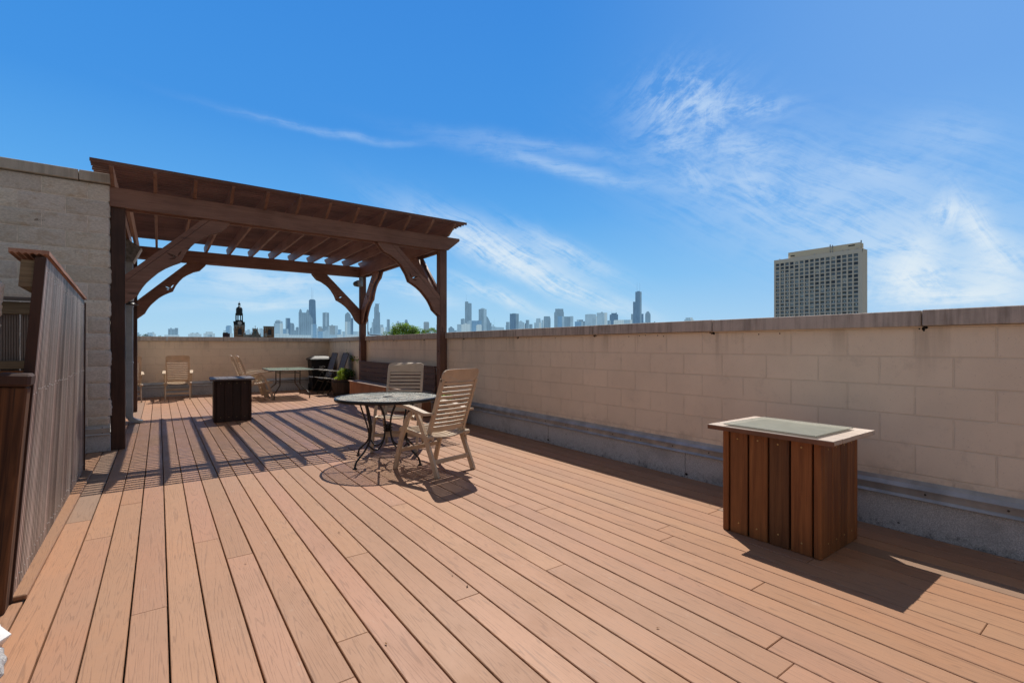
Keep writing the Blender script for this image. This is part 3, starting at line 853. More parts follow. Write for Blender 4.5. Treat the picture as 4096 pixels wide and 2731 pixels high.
# ---------------------------------------------------------------- pedestals
def pedestal(MZ, MT, loc, rz, label, glassy=True):
    t = thing('pedestal_table', label, 'table', loc, rz, 'board-clad pedestals')
    # body .54 (x) by .61 (y); boards stand vertically with dark gaps
    m = MB(); m.box(-.255,.255,-.285,.285,0.004,.70); m.build('core', M['dark_gap'], t)
    hx, hy = .272, .303
    cols = [(1.05,1.0,.95),(.55,.6,.7),(.95,.95,.9),(.9,.9,.9)]
    for sgn in (-1, 1):
        m = MB(); m2y = -hy+.035; wd = (2*hy-.07)/4
        for k in range(4):
            a = m2y+wd*k; m.box(sgn*hx-.011, sgn*hx+.011, a+.006, a+wd-.006, .002, .70, bev=.004, col=cols[k])
        build_each(m, 'side_board', MZ, t)
    for sgn in (-1, 1):
        m = MB(); wd = (2*hx-.06)/4
        for k in range(4):
            a = -hx+.03+wd*k; q = (.95,.9,.7,1.)[k]; m.box(a+.002, a+wd-.002, sgn*hy-.011, sgn*hy+.011, .002, .70, bev=.003, col=(q,q,q))
        build_each(m, 'end_board', MZ, t)
    m = MB()
    for sx in (-1,1):
        for sy in (-1,1):
            m.box(sx*hx-.013, sx*hx+.013, sy*hy-.012 if sy < 0 else sy*hy-.030, sy*hy+.030 if sy < 0 else sy*hy+.012, .002, .701, bev=.004, col=(1.05,1,.92))
            m.box(sx*hx-.027 if sx > 0 else sx*hx+.0135, sx*hx-.0135 if sx > 0 else sx*hx+.027, sy*hy-.0115, sy*hy+.0115, .003, .700, bev=.003, col=(1,.95,.9))
    build_each(m, 'corner_trim', MZ, t)
    m = MB()
    wd = (2*hy-.07)/4
    for k in range(4):
        for z in (.665,.075): m.lathe([(.0055,0),(.0055,.002),(.003,.003)], (-hx-.011, -hy+.035+wd*(k+.5)+random.uniform(-.01,.01), z+random.uniform(-.01,.01)), 8, M=Matrix.Rotation(R(-90),4,'Y'))
    for k in range(4):
        a = -hx+.03+(2*hx-.06)/4*(k+.5)
        for z in (.66,.08): m.lathe([(.005,0),(.005,.002),(.003,.003)], (a, -hy-.011, z), 8, M=Matrix.Rotation(R(90),4,'X'))
    build_each(m, 'screw', M['brass'], t)
    # top boards, fluted underneath
    wd = .66/5
    for k in range(5):
        m = MB(); x0 = -.33+wd*k+.001; x1 = x0+wd-.003; n = 6; pr = [(x0,.737),(x1,.737)]
        for j in range(n*2+1): pr.append((x1-(x1-x0)*j/(n*2), .708 if j % 2 else .716))
        q = random.uniform(.92,1.06); dy = random.uniform(-.004,.004)
        m.prism(pr, -.40+dy, .40+dy, 'xz', col=(q,q,q)); m.build('top_board', MT, t)
    m = MB(); m.box(-.334,-.3305,-.402,.402,.706,.7335); m.build('edge_strip', plain('edge_brown', (.17,.075,.04), .6), t)
    return t
pedestal(M['pedZ'], M['pedT'], (3.51,1.572,0), 0, 'orange-brown board-clad pedestal with bleached top boards near the right wall')
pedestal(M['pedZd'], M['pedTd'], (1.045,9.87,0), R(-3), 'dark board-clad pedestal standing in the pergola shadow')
gl = thing('glass_sheet', 'greenish pebbled glass sheet resting on the right pedestal', 'glass', (3.472,1.567,.7385), R(-1))
m = MB(); m.box(-.272,.272,-.300,.300,.008,.016, bev=.002); m.build('pane', M['glass_ped'], gl)
m = MB()
for sx in (-.19,.19):
    for sy in (-.25,.25): m.lathe([(.016,0),(.016,.0075)], (sx,sy,.0), 12)
build_each(m, 'bumper', M['bronze'], gl)

# ---------------------------------------------------------------- resin chair (origin: centre of the feet, front = +Y)
def resin_chair():
    t = thing('folding_chair', 'beige slatted folding armchair in front of the round table, its back to the camera', 'chair', group='beige resin folding chairs')
    RS = M['resin']
    for s in (-1, 1):
        x = s*.272
        m = MB(); m.ribbon([(x,.325,0),(x,.30,.08),(x,.215,.34),(x,.125,.53),(x,.065,.60),(x,.035,.612)], .026, [.056,.054,.050,.048,.046,.04], side=(1,0,0)); m.build('leg', RS, t)
        x2 = s*.244
        m = MB(); m.ribbon([(x2,-.325,0),(x2,-.29,.08),(x2,-.16,.34),(x2,-.055,.53),(x2,-.005,.605),(x2,.02,.617)], .026, [.058,.055,.050,.048,.046,.04], side=(1,0,0)); m.build('leg', RS, t)
        xa = s*.277
        pts = bez([(xa,.275,.668),(xa,.20,.676),(xa,.05,.663),(xa,-.10,.635),(xa,-.20,.620),(xa,-.275,.628)], 4); n = len(pts)
        m = MB(); m.ribbon(pts, [.050+.018*math.sin(math.pi*min(1,(i/(n-1))*1.0)) for i in range(n)], [.022+.012*math.sin(math.pi*i/(n-1)) for i in range(n)], side=(1,0,0)); m.build('armrest', RS, t)
    # back frame: rails leaning 20 degrees with rounded crown
    def bp(x, s_, off=0.):      # point on the back plane: s_ metres along it from the hinge
        cv = .022*(1-(x/.235)**2)*-1    # hollowed across
        a = R(20) if s_ > .15 else R(17); return Vector((x, -.175-math.sin(a)*s_+off+cv, .405+math.cos(a)*s_))
    m = MB(); HS = .70
    for s in (-1, 1):
        m.ribbon([bp(s*.225, q)+Vector((0,-.0,0)) for q in (-.035,.05,.2,.35,.5,.60)], .030, .040, side=(1,0,0))
    # crown panel with rounded corners
    n = 10; ring_f, ring_b = [], []
    out = [(-.240,.575),(-.240,.655),(-.232,.680),(-.212,.697),(-.18,.703),(-.09,.706),(0,.707),(.09,.706),(.18,.703),(.212,.697),(.232,.680),(.240,.655),(.240,.575),(.15,.575),(.05,.575),(-.05,.575),(-.15,.575)]
    fA = [m.bm.verts.new(bp(a, b, .009)) for a, b in out]; fB = [m.bm.verts.new(bp(a, b, -.013)) for a, b in out]
    fs = [m.bm.faces.new(fA[::-1]), m.bm.faces.new(fB)]
    for k in range(len(out)): fs.append(m.bm.faces.new((fA[k], fA[(k+1)%len(out)], fB[(k+1)%len(out)], fB[k])))
    m.paint(fs)
    m.build('back_frame', RS, t)
    m = MB()
    for k in range(11):
        q = .065+.0487*k; hh = .030 if k else .055
        if k == 0: q = .058
        pts = [bp(x, q, -.004) for x in [-.215+.43*i/8 for i in range(9)]]
        m.ribbon(pts, .012, hh, side=None, up=(0,-math.cos(R(20)),-math.sin(R(20))) and (0,.94,.34)) if False else None
        # slat: swept in x, tall along the back plane
        up = Vector((0,-math.sin(R(20)),math.cos(R(20)))); nn = Vector((0,math.cos(R(20)),math.sin(R(20))))
        rings = []
        for p in pts: rings.append([m.bm.verts.new(p+up*a*hh/2+nn*b*.007) for a, b in ((-1,-1),(1,-1),(1,.6),(-1,1))])
        fs = []
        for A, B in zip(rings, rings[1:]):
            for j in range(4): fs.append(m.bm.faces.new((A[j], A[(j+1)%4], B[(j+1)%4], B[j])))
        fs.append(m.bm.faces.new(rings[0][::-1])); fs.append(m.bm.faces.new(rings[-1])); m.paint(fs)
    m.build('back_slats', RS, t)
    # seat: side rails and cross slats, dished, rolling over at the front
    def sz(y): return .385+.055*max(0,(y+.2)/.5)**1.2 - (.03*max(0,(y-.26)/.06)**2)
    m = MB()
    for s in (-1,1): m.ribbon([(s*.222,y,sz(y)-.012) for y in (-.235,-.15,0,.15,.26,.31)], .028, .040, side=(1,0,0))
    m.build('seat_frame', RS, t)
    m = MB()
    for k in range(11):
        y = -.215+.05*k; wd = .036
        if k == 10: y = .300; wd = .05
        pts = [(x, y, sz(y)+.004-.020*(1-(x/.215)**2)) for x in [-.212+.424*i/8 for i in range(9)]]
        m.ribbon(pts, wd, .011, side=(0,1,0))
    m.build('seat_slats', RS, t)
    m = MB(); m.bar((-.27,.262,.20),(.27,.262,.20),.018,.044,bev=.004); m.build('stretcher', RS, t)
    m = MB(); m.bar((-.245,-.262,.145),(.245,-.262,.145),.018,.044,bev=.004); m.build('stretcher', RS, t)
    m = MB()
    for s in (-1,1):
        m.bar((s*.256,-.185,.42),(s*.256,-.20,.29),.012,.028); m.lathe([(.020,-.035),(.024,-.03),(.024,.03),(.018,.036)], (s*.25,-.215,.385), 10, M=Matrix.Rotation(R(90),4,'Y'))
        for (y, z) in ((.035,.60),(.06,.575),(.01,.575),(-.262,.628),(.225,.31),(-.20,.26)):
            m.lathe([(.009,0),(.009,.004),(.005,.006)], (s*.286 if z != .26 else s*.258, y, z), 8, M=Matrix.Rotation(R(90*s),4,'Y'))
    build_each(m, 'hinge', RS, t)
    return t
GRP = 'beige resin folding chairs'
ch = resin_chair()
ch.location = (2.364,4.621,0); ch.rotation_euler = (0,0,R(12.8))
dup(ch, (2.50,5.87,0), R(180-35.2), 'beige slatted folding armchair behind the round table, facing the camera', GRP)
dup(ch, (.38,14.52,0), R(-2), 'beige slatted folding armchair standing alone facing the far wall', GRP)
dup(ch, (-.60,14.35,0), R(6), 'beige slatted folding armchair half hidden behind the left pergola post', GRP)
dup(ch, (1.90,13.08,0), R(-88), 'beige slatted folding armchair seen side-on at the glass table, nearer of the two', GRP)
dup(ch, (1.86,13.80,0), R(-92), 'beige slatted folding armchair seen side-on at the glass table, farther of the two', GRP)

# ---------------------------------------------------------------- round table
def round_table():
    t = thing('round_table', 'round patio table with perforated metal top and curled black iron legs', 'table', (2.104,5.28,0), R(23.8))
    m = MB()
    rg = [[m.bm.verts.new((r*math.cos(2*math.pi*k/64), r*math.sin(2*math.pi*k/64), .719)) for k in range(64)] for r in (.04,.562)]
    m.paint([m.bm.faces.new((rg[0][k],rg[1][k],rg[1][(k+1)%64],rg[0][(k+1)%64])) for k in range(64)])
    m.build('tabletop', M['mesh_top'], t)
    m = MB(); m.lathe([(.556,.690),(.572,.690),(.577,.700),(.577,.716),(.570,.726),(.556,.727),(.556,.690)], (0,0,0), 64)
    m.lathe([(.03,.715),(.055,.715),(.055,.724),(.03,.724),(.03,.715)], (0,0,0), 24)
    for k in range(4):
        a = R(45+90*k); m.bar((0.05*math.cos(a),.05*math.sin(a),.709),(.56*math.cos(a),.56*math.sin(a),.709),.02,.008)
    m.build('rim', M['iron'], t)
    for k in range(4):
        a = R(180+90*k); c, s = math.cos(a), math.sin(a)
        side = 1 if k % 2 == 0 else -1
        m = MB()
        def P(r, z, tt=0.): return (r*c-tt*s, r*s+tt*c, z)
        # legs stand in two pairs that sweep in, cross low down and kick out to the feet
        q = (1 if k in (0,2) else -1)
        pts = [P(.34,.70,.02),P(.325,.62,.01),P(.29,.50,0),P(.262,.38,0),P(.27,.28,0),P(.33,.18,0),P(.405,.115,0),P(.455,.075,0),P(.475,.03,0),P(.478,.008,0)]
        m.tube(bez(pts, 5), .0105, 8)
        m.tube(bez([P(.40,.70,-.02),P(.375,.62,-.012),P(.33,.50,-.006),P(.290,.38,0),P(.285,.28,0)], 5), .0085, 8)
        m.lathe([(.026,0),(.026,.006),(.012,.014),(.012,.022)], P(.478,0,0), 12)
        m.build('leg', M['iron'], t)
        m = MB()
        m.tube(bez([P(.17,.70),P(.115,.62),P(.055,.50),P(.042,.38),P(.06,.25),P(.12,.17),P(.20,.15),P(.285,.215),P(.30,.24)], 6), .0095, 8)
        m.build('scroll', M['iron'], t)
    m = MB(); m.box(-.035,.035,-.035,.035,.33,.345); m.box(-.035,.035,-.035,.035,.365,.378); m.box(-.035,.035,-.035,.035,.395,.41)
    m.lathe([(.03,.33),(.03,.41)], (0,0,0), 16); m.build('hub', M['iron'], t)
round_table()

# ---------------------------------------------------------------- glass table
def glass_table():
    t = thing('glass_table', 'rectangular patio table with a green glass top and splayed bronze legs', 'table', (2.66,13.36,0), R(-2))
    def rr(hx, hy, r, z, n=5):
        P = []
        for cx, cy, a0 in ((hx-r,hy-r,0),(-hx+r,hy-r,90),(-hx+r,-hy+r,180),(hx-r,-hy+r,270)):
            for k in range(n+1): a = R(a0+90*k/n); P.append((cx+r*math.cos(a), cy+r*math.sin(a), z))
        return P
    m = MB(); q = rr(.50,.76,.10,0); m.prism([(a,b) for a,b,_ in q], .712, .719, 'xy'); m.build('tabletop', M['glass_top'], t)
    m = MB(); m.tube(rr(.505,.765,.10,.708), .012, 8, closed=True); m.lathe([(.025,.718),(.035,.722),(.022,.726)], (0,0,0), 16)
    m.build('rim', M['bronze'], t)
    for sx in (-1,1):
        for sy in (-1,1):
            m = MB(); m.tube(bez([(sx*.23,sy*.33,.70),(sx*.23,sy*.33,.5),(sx*.23,sy*.33,.34),(sx*.25,sy*.36,.30),(sx*.37,sy*.56,.16),(sx*.395,sy*.60,.12),(sx*.40,sy*.61,.06),(sx*.40,sy*.61,0)], 4), .0135, 8)
            m.build('leg', M['bronze'], t)
    for z in (.62,.40):
        m = MB(); m.tube(rr(.23,.33,.03,z,2), .009, 6, closed=True); m.build('frame_ring', M['bronze'], t)
glass_table()

# ---------------------------------------------------------------- wheeled bin
def bin_():
    t = thing('wheelie_bin', 'black wheeled refuse bin with a domed lid in the far corner', 'bin', (3.82,14.80,0), R(-4))
    m = MB()
    def ring(hx, hy, z): return [(-hx,-hy,z),(hx,-hy,z),(hx,hy,z),(-hx,hy,z)]
    m.hexa(ring(.24,.26,.03)+ring(.29,.33,.88)); m.box(-.315,.315,-.355,.355,.88,.915,bev=.008); m.box(-.24,.24,-.275,-.262,.28,.80,bev=.01)
    m.build('body', M['black_plastic'], t)
    m = MB(); m.hexa(ring(.325,.365,.917)+ring(.29,.32,.955)); m.hexa(ring(.28,.31,.956)+ring(.20,.24,.995)); m.hexa([(p[0]-.02,p[1],p[2]) for p in ring(.18,.22,.996)]+[(p[0]-.02,p[1],p[2]) for p in ring(.16,.20,1.012)])
    m.box(-.34,-.31,-.30,.30,.90,.935,bev=.01); m.build('lid', M['black_plastic'], t)
    for s in (-1,1):
        m = MB(); m.lathe([(.03,-.025),(.10,-.025),(.105,0),(.10,.025),(.03,.025)], (s*.25,.25,.105), 20, M=Matrix.Rotation(R(90),4,'Y')); m.build('wheel', M['black_plastic'], t)
    def text(s, size, loc, rot, nm):
        cu = bpy.data.curves.new('tmp','FONT'); cu.body = s; cu.size = size; cu.extrude = .0006; cu.align_x = 'CENTER'
        ob = bpy.data.objects.new('tmp', cu); me = bpy.data.meshes.new_from_object(ob); bpy.data.objects.remove(ob); bpy.data.curves.remove(cu)
        me.materials.append(M['white_print']); o = bpy.data.objects.new(nm, me); COL.objects.link(o); o.parent = t; o.location = loc; o.rotation_euler = rot
    text('CHICAGO', .052, (.04,-.317,.60), (R(85.5),0,0), 'logo')
    text('610', .06, (-.262,-.316,.655), (R(85.5),R(90),0), 'number')
    m = MB(); Mx = Matrix.Rotation(R(90-4.5),4,'X')
    for r in (.050,.034):
        pts = [(.03+r*math.cos(R(a)), -.3225, .69+r*math.sin(R(a))*.75) for a in range(-30,300,20)]; m.tube(pts, .0045, 5)
    m.box(-.08,-.02,-.3235,-.3215,.66,.668); m.box(-.08,-.02,-.3235,-.3215,.685,.693); m.box(-.08,-.02,-.3235,-.3215,.71,.718)
    m.build('emblem', M['white_print'], t)
bin_()

# ---------------------------------------------------------------- sling chairs (front faces -X in local space)
def sling_chair():
    t = thing('sling_chair', 'dark grey sling folding chair beside the potted lime-green plant', 'chair', (3.54,13.28,0), 0, 'dark sling folding chairs')
    for s in (-1,1):
        y = s*.265
        m = MB(); m.tube([(0,y,0),(.15,y,.30),(.30,y,.615)], .0115, 8); m.build('leg', M['bronze'], t)
        m = MB(); m.tube([(.52,y*.92,0),(.40,y*.92,.30),(.28,y*.92,.60)], .0115, 8); m.build('leg', M['bronze'], t)
        m = MB(); m.tube([(.06,y*1.02,.622),(.30,y*1.02,.632),(.42,y*1.0,.625),(.56,y*.96,.615)], .009, 8); m.build('arm_tube', M['bronze'], t)
        m = MB(); m.box(.04,.31,y*1.02-.026,y*1.02+.026,.634,.650,bev=.006); m.build('armrest', plain('armrest_grey', (.42,.40,.36), .4), t)
    m = MB()
    for s in (-1,1): m.tube(bez([(-.10,s*.235,.455),(.10,s*.235,.435),(.33,s*.235,.40),(.36,s*.235,.42),(.46,s*.235,.75),(.57,s*.235,1.10)], 4), .011, 8)
    m.tube([(.57,-.235,1.10),(.57,.235,1.10)], .013, 8); m.tube([(-.10,-.235,.455),(-.10,.235,.455)], .010, 8)
    m.build('frame', M['bronze'], t)
    m = MB()
    pts = bez([(.365,0,.44),(.46,0,.75),(.565,0,1.085)], 5); m.ribbon(pts, .445, .005, side=(0,1,0)); m.build('back_sling', M['sling'], t)
    m = MB()
    pts = bez([(-.115,0,.447),(-.09,0,.46),(.02,0,.437),(.15,0,.425),(.33,0,.405)], 5); m.ribbon(pts, .445, .006, side=(0,1,0)); m.build('seat_sling', M['sling'], t)
    m = MB(); m.bar((.02,-.265,.045),(.02,.265,.045),.012,.022); m.bar((.155,-.265,.33),(.155,.265,.33),.014,.020); m.bar((.50,-.245,.06),(.50,.245,.06),.012,.02)
    m.build('stretcher', M['bronze'], t); return t
sc = sling_chair()
dup(sc, (3.46,13.98,0), R(2), 'dark grey sling folding chair right in front of the black bin', 'dark sling folding chairs')

# ---------------------------------------------------------------- planters
def leaves(m, c, rad, n, size, shade=(.45,1.25), flat=.8):
    c = Vector(c)
    for _ in range(n):
        d = Vector((random.gauss(0,1), random.gauss(0,1), random.gauss(0,1))).normalized()
        r = random.random()**.45
        p = c+Vector((d.x*rad[0]*r, d.y*rad[1]*r, d.z*rad[2]*r))
        u = Vector((random.gauss(0,1), random.gauss(0,1), random.gauss(0,.6))).normalized()*size*random.uniform(.6,1.3)
        v = u.cross(Vector((random.gauss(0,1), random.gauss(0,1), random.gauss(0,1)))).normalized()*size*.45
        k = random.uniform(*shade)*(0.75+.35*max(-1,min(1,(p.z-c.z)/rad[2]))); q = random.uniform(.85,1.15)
        m.quad([p-u, p+v, p+u, p-v], col=(k*q, k, k*.8))
def planter(loc, label, kind):
    t = thing('barrel_planter', label, 'planter', loc)
    m = MB(); n = 18
    for k in range(n):
        a0, a1 = 2*math.pi*k/n+.012, 2*math.pi*(k+1)/n-.012; q = random.uniform(.7,1.3)
        zs = [(0,.235),(.14,.268),(.28,.285),(.43,.278)]; fs = []
        ring = [[m.bm.verts.new((r*math.cos(a), r*math.sin(a), z)) for a in (a0,a1)] for z, r in zs]
        rin = [[m.bm.verts.new(((r-.022)*math.cos(a), (r-.022)*math.sin(a), z)) for a in (a0,a1)] for z, r in zs]
        for i in range(3): fs.append(m.bm.faces.new((ring[i][0],ring[i][1],ring[i+1][1],ring[i+1][0]))); fs.append(m.bm.faces.new((rin[i][1],rin[i][0],rin[i+1][0],rin[i+1][1])))
        for i in range(3):
            for j in (0,1): fs.append(m.bm.faces.new((ring[i][j],ring[i+1][j],rin[i+1][j],rin[i][j])))
        fs.append(m.bm.faces.new((ring[3][0],ring[3][1],rin[3][1],rin[3][0]))); fs.append(m.bm.faces.new((ring[0][0],rin[0][0],rin[0][1],ring[0][1])))
        m.paint(fs, (q,q,q))
    m.build('staves', M['barrel'], t, recalc=True)
    m = MB()
    for z, r in ((.06,.252),(.36,.285)): m.lathe([(r,z),(r+.004,z),(r+.003,z+.028),(r-.001,z+.028),(r,z)], (0,0,0), 32)
    build_each(m, 'hoop', M['iron'], t)
    m = MB(); m.lathe([(.235,.02),(.25,.385)], (0,0,0), 24); m.build('soil', M['soil'], t)
    p = thing('potted_plant', kind[0], 'plant', loc)
    if kind[1] == 'lime':
        m = MB()
        for _ in range(14):
            a = random.uniform(0,6.3); r = random.uniform(0,.10); b = Vector((-.10+r*math.cos(a), -.12+r*math.sin(a), .38)); e = b+Vector((random.gauss(0,.05),random.gauss(0,.05),random.uniform(.12,.30)))
            m.tube([b,e], .003, 4); leaves(m, e, (.05,.05,.06), 46, .016)
        leaves(m, (-.12,-.12,.46), (.16,.14,.06), 240, .020); m.build('lime_foliage', M['leaf_lime'], p)
        m = MB(); leaves(m, (.13,.04,.56), (.19,.20,.15), 900, .022, (.35,.9)); m.tube([(.10,.05,.38),(.13,.04,.56)], .006, 5); m.build('green_foliage', M['leaf_green'], p)
    else:
        m = MB(); leaves(m, (-.02,0,.44), (.20,.20,.06), 240, .03); m.tube([(0,0,.38),(0,0,.46)], .006, 5); m.build('foliage', M['leaf_lime'], p)
planter((3.90,12.86,0), 'dark half-barrel planter beyond the far end of the bench', ('bushy lime-green and dark green plants in the far barrel planter', 'lime'))
planter((3.90,7.16,0), 'dark half-barrel planter behind the round table at the near end of the bench', ('low green sprigs in the barrel planter behind the round table', 'low'))

# vine creeping on the far right wall
m = MB()
stem = bez([(4.225,13.55,1.10),(4.222,13.30,1.04),(4.215,13.1,.97),(4.222,12.9,.92),(4.215,12.6,.94),(4.222,12.35,.90),(4.22,12.2,.86)], 5); m.tube(stem, .005, 5, col=(.5,.5,.4))
for cpt, n, cc in (((4.20,13.12,.96),16,(.9,.9,.5)),((4.20,12.95,.94),16,(1.6,.7,.3)),((4.20,12.5,.95),14,(.9,1.,.6)),((4.20,13.5,1.08),6,(1.2,1.1,.6))):
    for _ in range(n):
        p = Vector(cpt)+Vector((random.uniform(-.02,.015), random.gauss(0,.07), random.gauss(0,.045))); u = Vector((random.gauss(0,.3),random.gauss(0,1),random.gauss(0,1))).normalized()*.032; v = u.cross(Vector((1,random.gauss(0,.4),0))).normalized()*.02
        m.quad([p-u,p+v,p+u,p-v], col=cc)
tag(m.build('vine', M['leaf_green']), 'sparse vine with green and russet leaves on the right wall behind the pergola post', 'vine')

m = MB()
for _ in range(150):
    if random.random() < .7: x, y = 4.20-abs(random.gauss(0,.05)), random.uniform(.3,7.4)
    else: x, y = random.uniform(-.5,4.1), random.uniform(1.2,11)
    a = random.uniform(0,6.3); L = random.uniform(.004,.012); u = Vector((math.cos(a),math.sin(a),random.uniform(-.1,.3)))*L; v = Vector((-math.sin(a),math.cos(a),.2))*L*.5
    p = Vector((x,y,.006)); q = random.uniform(.4,1.3); m.quad([p-u,p+v,p+u,p-v], col=(q*1.3,q*.8,q*.45))
tag(m.build('leaf_litter', leaf_mat('dry_leaves', (.16,.13,.07))), kind='stuff')

# ---------------------------------------------------------------- left enclosure
def screen():
    t = thing('privacy_screen', 'tall weathered privacy screen of ribbed grey-brown boards with a projecting cap', 'fence', (0,0,0))
    Y0, Y1 = 3.47, 6.57; ZT = 1.757
    def X(tt, z):      # the near end leans in over the deck
        b = -.600-.022*tt; tp = -.474-.140*tt; return b+(tp-b)*(z/ZT)
    m = MB(); nb = 22; L = Y1-Y0
    for k in range(nb):
        a = Y0+L*k/nb+.0015; b = Y0+L*(k+1)/nb-.0015
        g = random.choice((.6,.75,.85,.95,1.05,1.2)); wm = random.uniform(.86,1.02); col = (g, g*wm, g*wm*.96)
        nf = 3; prof = []
        for j in range(nf):
            ya = a+(b-a)*j/nf; wv = (b-a)/nf
            prof += [(ya,-.013),(ya+wv*.18,-.001),(ya+wv*.5,0.),(ya+wv*.82,-.001)]
        prof.append((b,-.013)); fs = []; rib = []
        lo = [m.bm.verts.new((X((y-Y0)/L,.03)+o, y, .03)) for y, o in prof]; hi = [m.bm.verts.new((X((y-Y0)/L,ZT)+o, y, ZT)) for y, o in prof]
        for i in range(len(prof)-1): rib.append(m.bm.faces.new((lo[i],lo[i+1],hi[i+1],hi[i])))
        bl = [m.bm.verts.new((X((y-Y0)/L,z)-.024, y, z)) for y, z in ((a,.03),(b,.03),(b,ZT),(a,ZT))]
        fs.append(m.bm.faces.new(bl)); fs.append(m.bm.faces.new((lo[0],hi[0],bl[3],bl[0]))); fs.append(m.bm.faces.new((lo[-1],bl[1],bl[2],hi[-1])))
        m.paint(fs, col)
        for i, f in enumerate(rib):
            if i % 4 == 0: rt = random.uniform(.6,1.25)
            q = rt*(.42 if i % 4 in (0,3) else 1.); m.paint([f], (col[0]*q, col[1]*q, col[2]*q))  # groove sides tinted darker, rib shade put into the colour
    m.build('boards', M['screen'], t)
    def warped(x0, x1, ya, yb, z0, z1, name, mt):     # box following the lean; x offsets from the face
        m = MB(); ta, tb = (ya-Y0)/L, (yb-Y0)/L
        P = lambda tt, xx, y, z: (X(tt,z)+xx, y, z)
        m.hexa([P(ta,x0,ya,z0),P(ta,x1,ya,z0),P(tb,x1,yb,z0),P(tb,x0,yb,z0),P(ta,x0,ya,z1),P(ta,x1,ya,z1),P(tb,x1,yb,z1),P(tb,x0,yb,z1)])
        return m.build(name, mt, t)
    warped(-.040, .002, Y0-.026, Y0-.001, .0, ZT-.006, 'end_trim', M['darkwood'])
    warped(-.004, .010, Y1, Y1+.03, .0, ZT-.02, 'far_trim', M['darkwood'])
    warped(-.092, -.041, Y0-.012, Y1-.02, 1.60, 1.735, 'rail', M['oldwood'])
    warped(-.062, -.026, Y0+.02, Y1-.02, .9, 1.0, 'rail', M['oldwood'])
    m = MB()
    pr = [(.016,1.787),(.016,1.764)]
    for j in range(13): pr.append((.016-.15*j/12, 1.7635 if j % 2 == 0 else 1.771))
    pr += [(-.134,1.787)]
    A = [m.bm.verts.new((-.474+a, 3.435, z)) for a, z in pr]; B = [m.bm.verts.new((-.614+a, 6.60, z)) for a, z in pr]
    fs = [m.bm.faces.new(A), m.bm.faces.new(B[::-1])]
    for k in range(len(pr)): fs.append(m.bm.faces.new((A[k],B[k],B[(k+1)%len(pr)],A[(k+1)%len(pr)])))
    m.paint(fs); m.build('cap', M['screenCap'], t)
    m = MB()
    for k in range(nb*2):
        y = Y0+L*(k+.5)/(nb*2)
        for z in (1.055+random.uniform(-.012,.012), 1.68+random.uniform(-.02,.02), .10+random.uniform(-.02,.02)):
            tt = (y-Y0)/L; m.box(X(tt,z)-.001, X(tt,z)+.0025, y-.002, y+.002, z-.0025, z+.0025)
    tag(m.build('screws', M['white_metal'], t), kind='stuff')
screen()
m = MB(); m.box(-.66,-.546,3.46,6.58,.003,.029,bev=.005,col=(.33,.17,.09))
tag(m.build('threshold_strip', M['deck']), 'orange-brown timber strip lying along the foot of the ribbed privacy screen', 'trim')

def rear_fence():
    t = thing('board_fence', 'brown board fence with timber rails running left behind the privacy screen', 'fence', (-1.6,6.55,0))
    m = MB(); x = -2.9+1.6
    while x < .83:
        g = random.uniform(.35,.6); a, b = x+.006, x+.134; prof = [(a,.0)]
        for j in range(7):
            ya = a+(b-a)*j/7; wv = (b-a)/7; prof += [(ya+.001,.006),(ya+wv*.2,0.),(ya+wv*.8,0.)]
        prof += [(b,.006),(b,.022),(a,.022)]
        m.prism([(p, q) for p, q in prof], .02, 1.72, 'xy', col=(g,g*.9,g*.85)); x += .14
    m.build('boards', M['screen'], t)
    m = MB(); m.box(-1.3,.955,-.042,-.002,1.60,1.715,bev=.004); m.build('rail', M['oldwood'], t)
    m = MB(); m.box(-1.3,.955,-.09,-.002,1.08,1.155,bev=.004); m.build('rail', M['oldwood'], t)
    m = MB(); m.box(-1.3,.955,-.042,-.002,.90,1.06); m.build('kick_board', wood_mat('orange_board', (.20,.08,.03), (.30,.13,.05), 'x'), t)
    m = MB(); m.box(-1.3,.955,-.10,.08,1.735,1.762,bev=.003); m.build('cap', wood_mat('dark_cap', (.06,.045,.04), (.12,.10,.09), 'x', .35), t)
rear_fence()
def old_post():
    t = thing('timber_post', 'peeling reddish timber post with a dark cap at the left edge beside the privacy screen', 'post', (-.655,3.37,0), 0)
    t.rotation_euler = (0, R(4.2), 0)
    m = MB(); m.box(-.055,.052,-.045,.045,.002,1.10,bev=.008); m.build('shaft', M['redwood'], t)
    m = MB(); m.box(-.062,.064,-.06,.06,1.102,1.165,bev=.012); m.build('cap', M['darkwood'], t)
old_post()
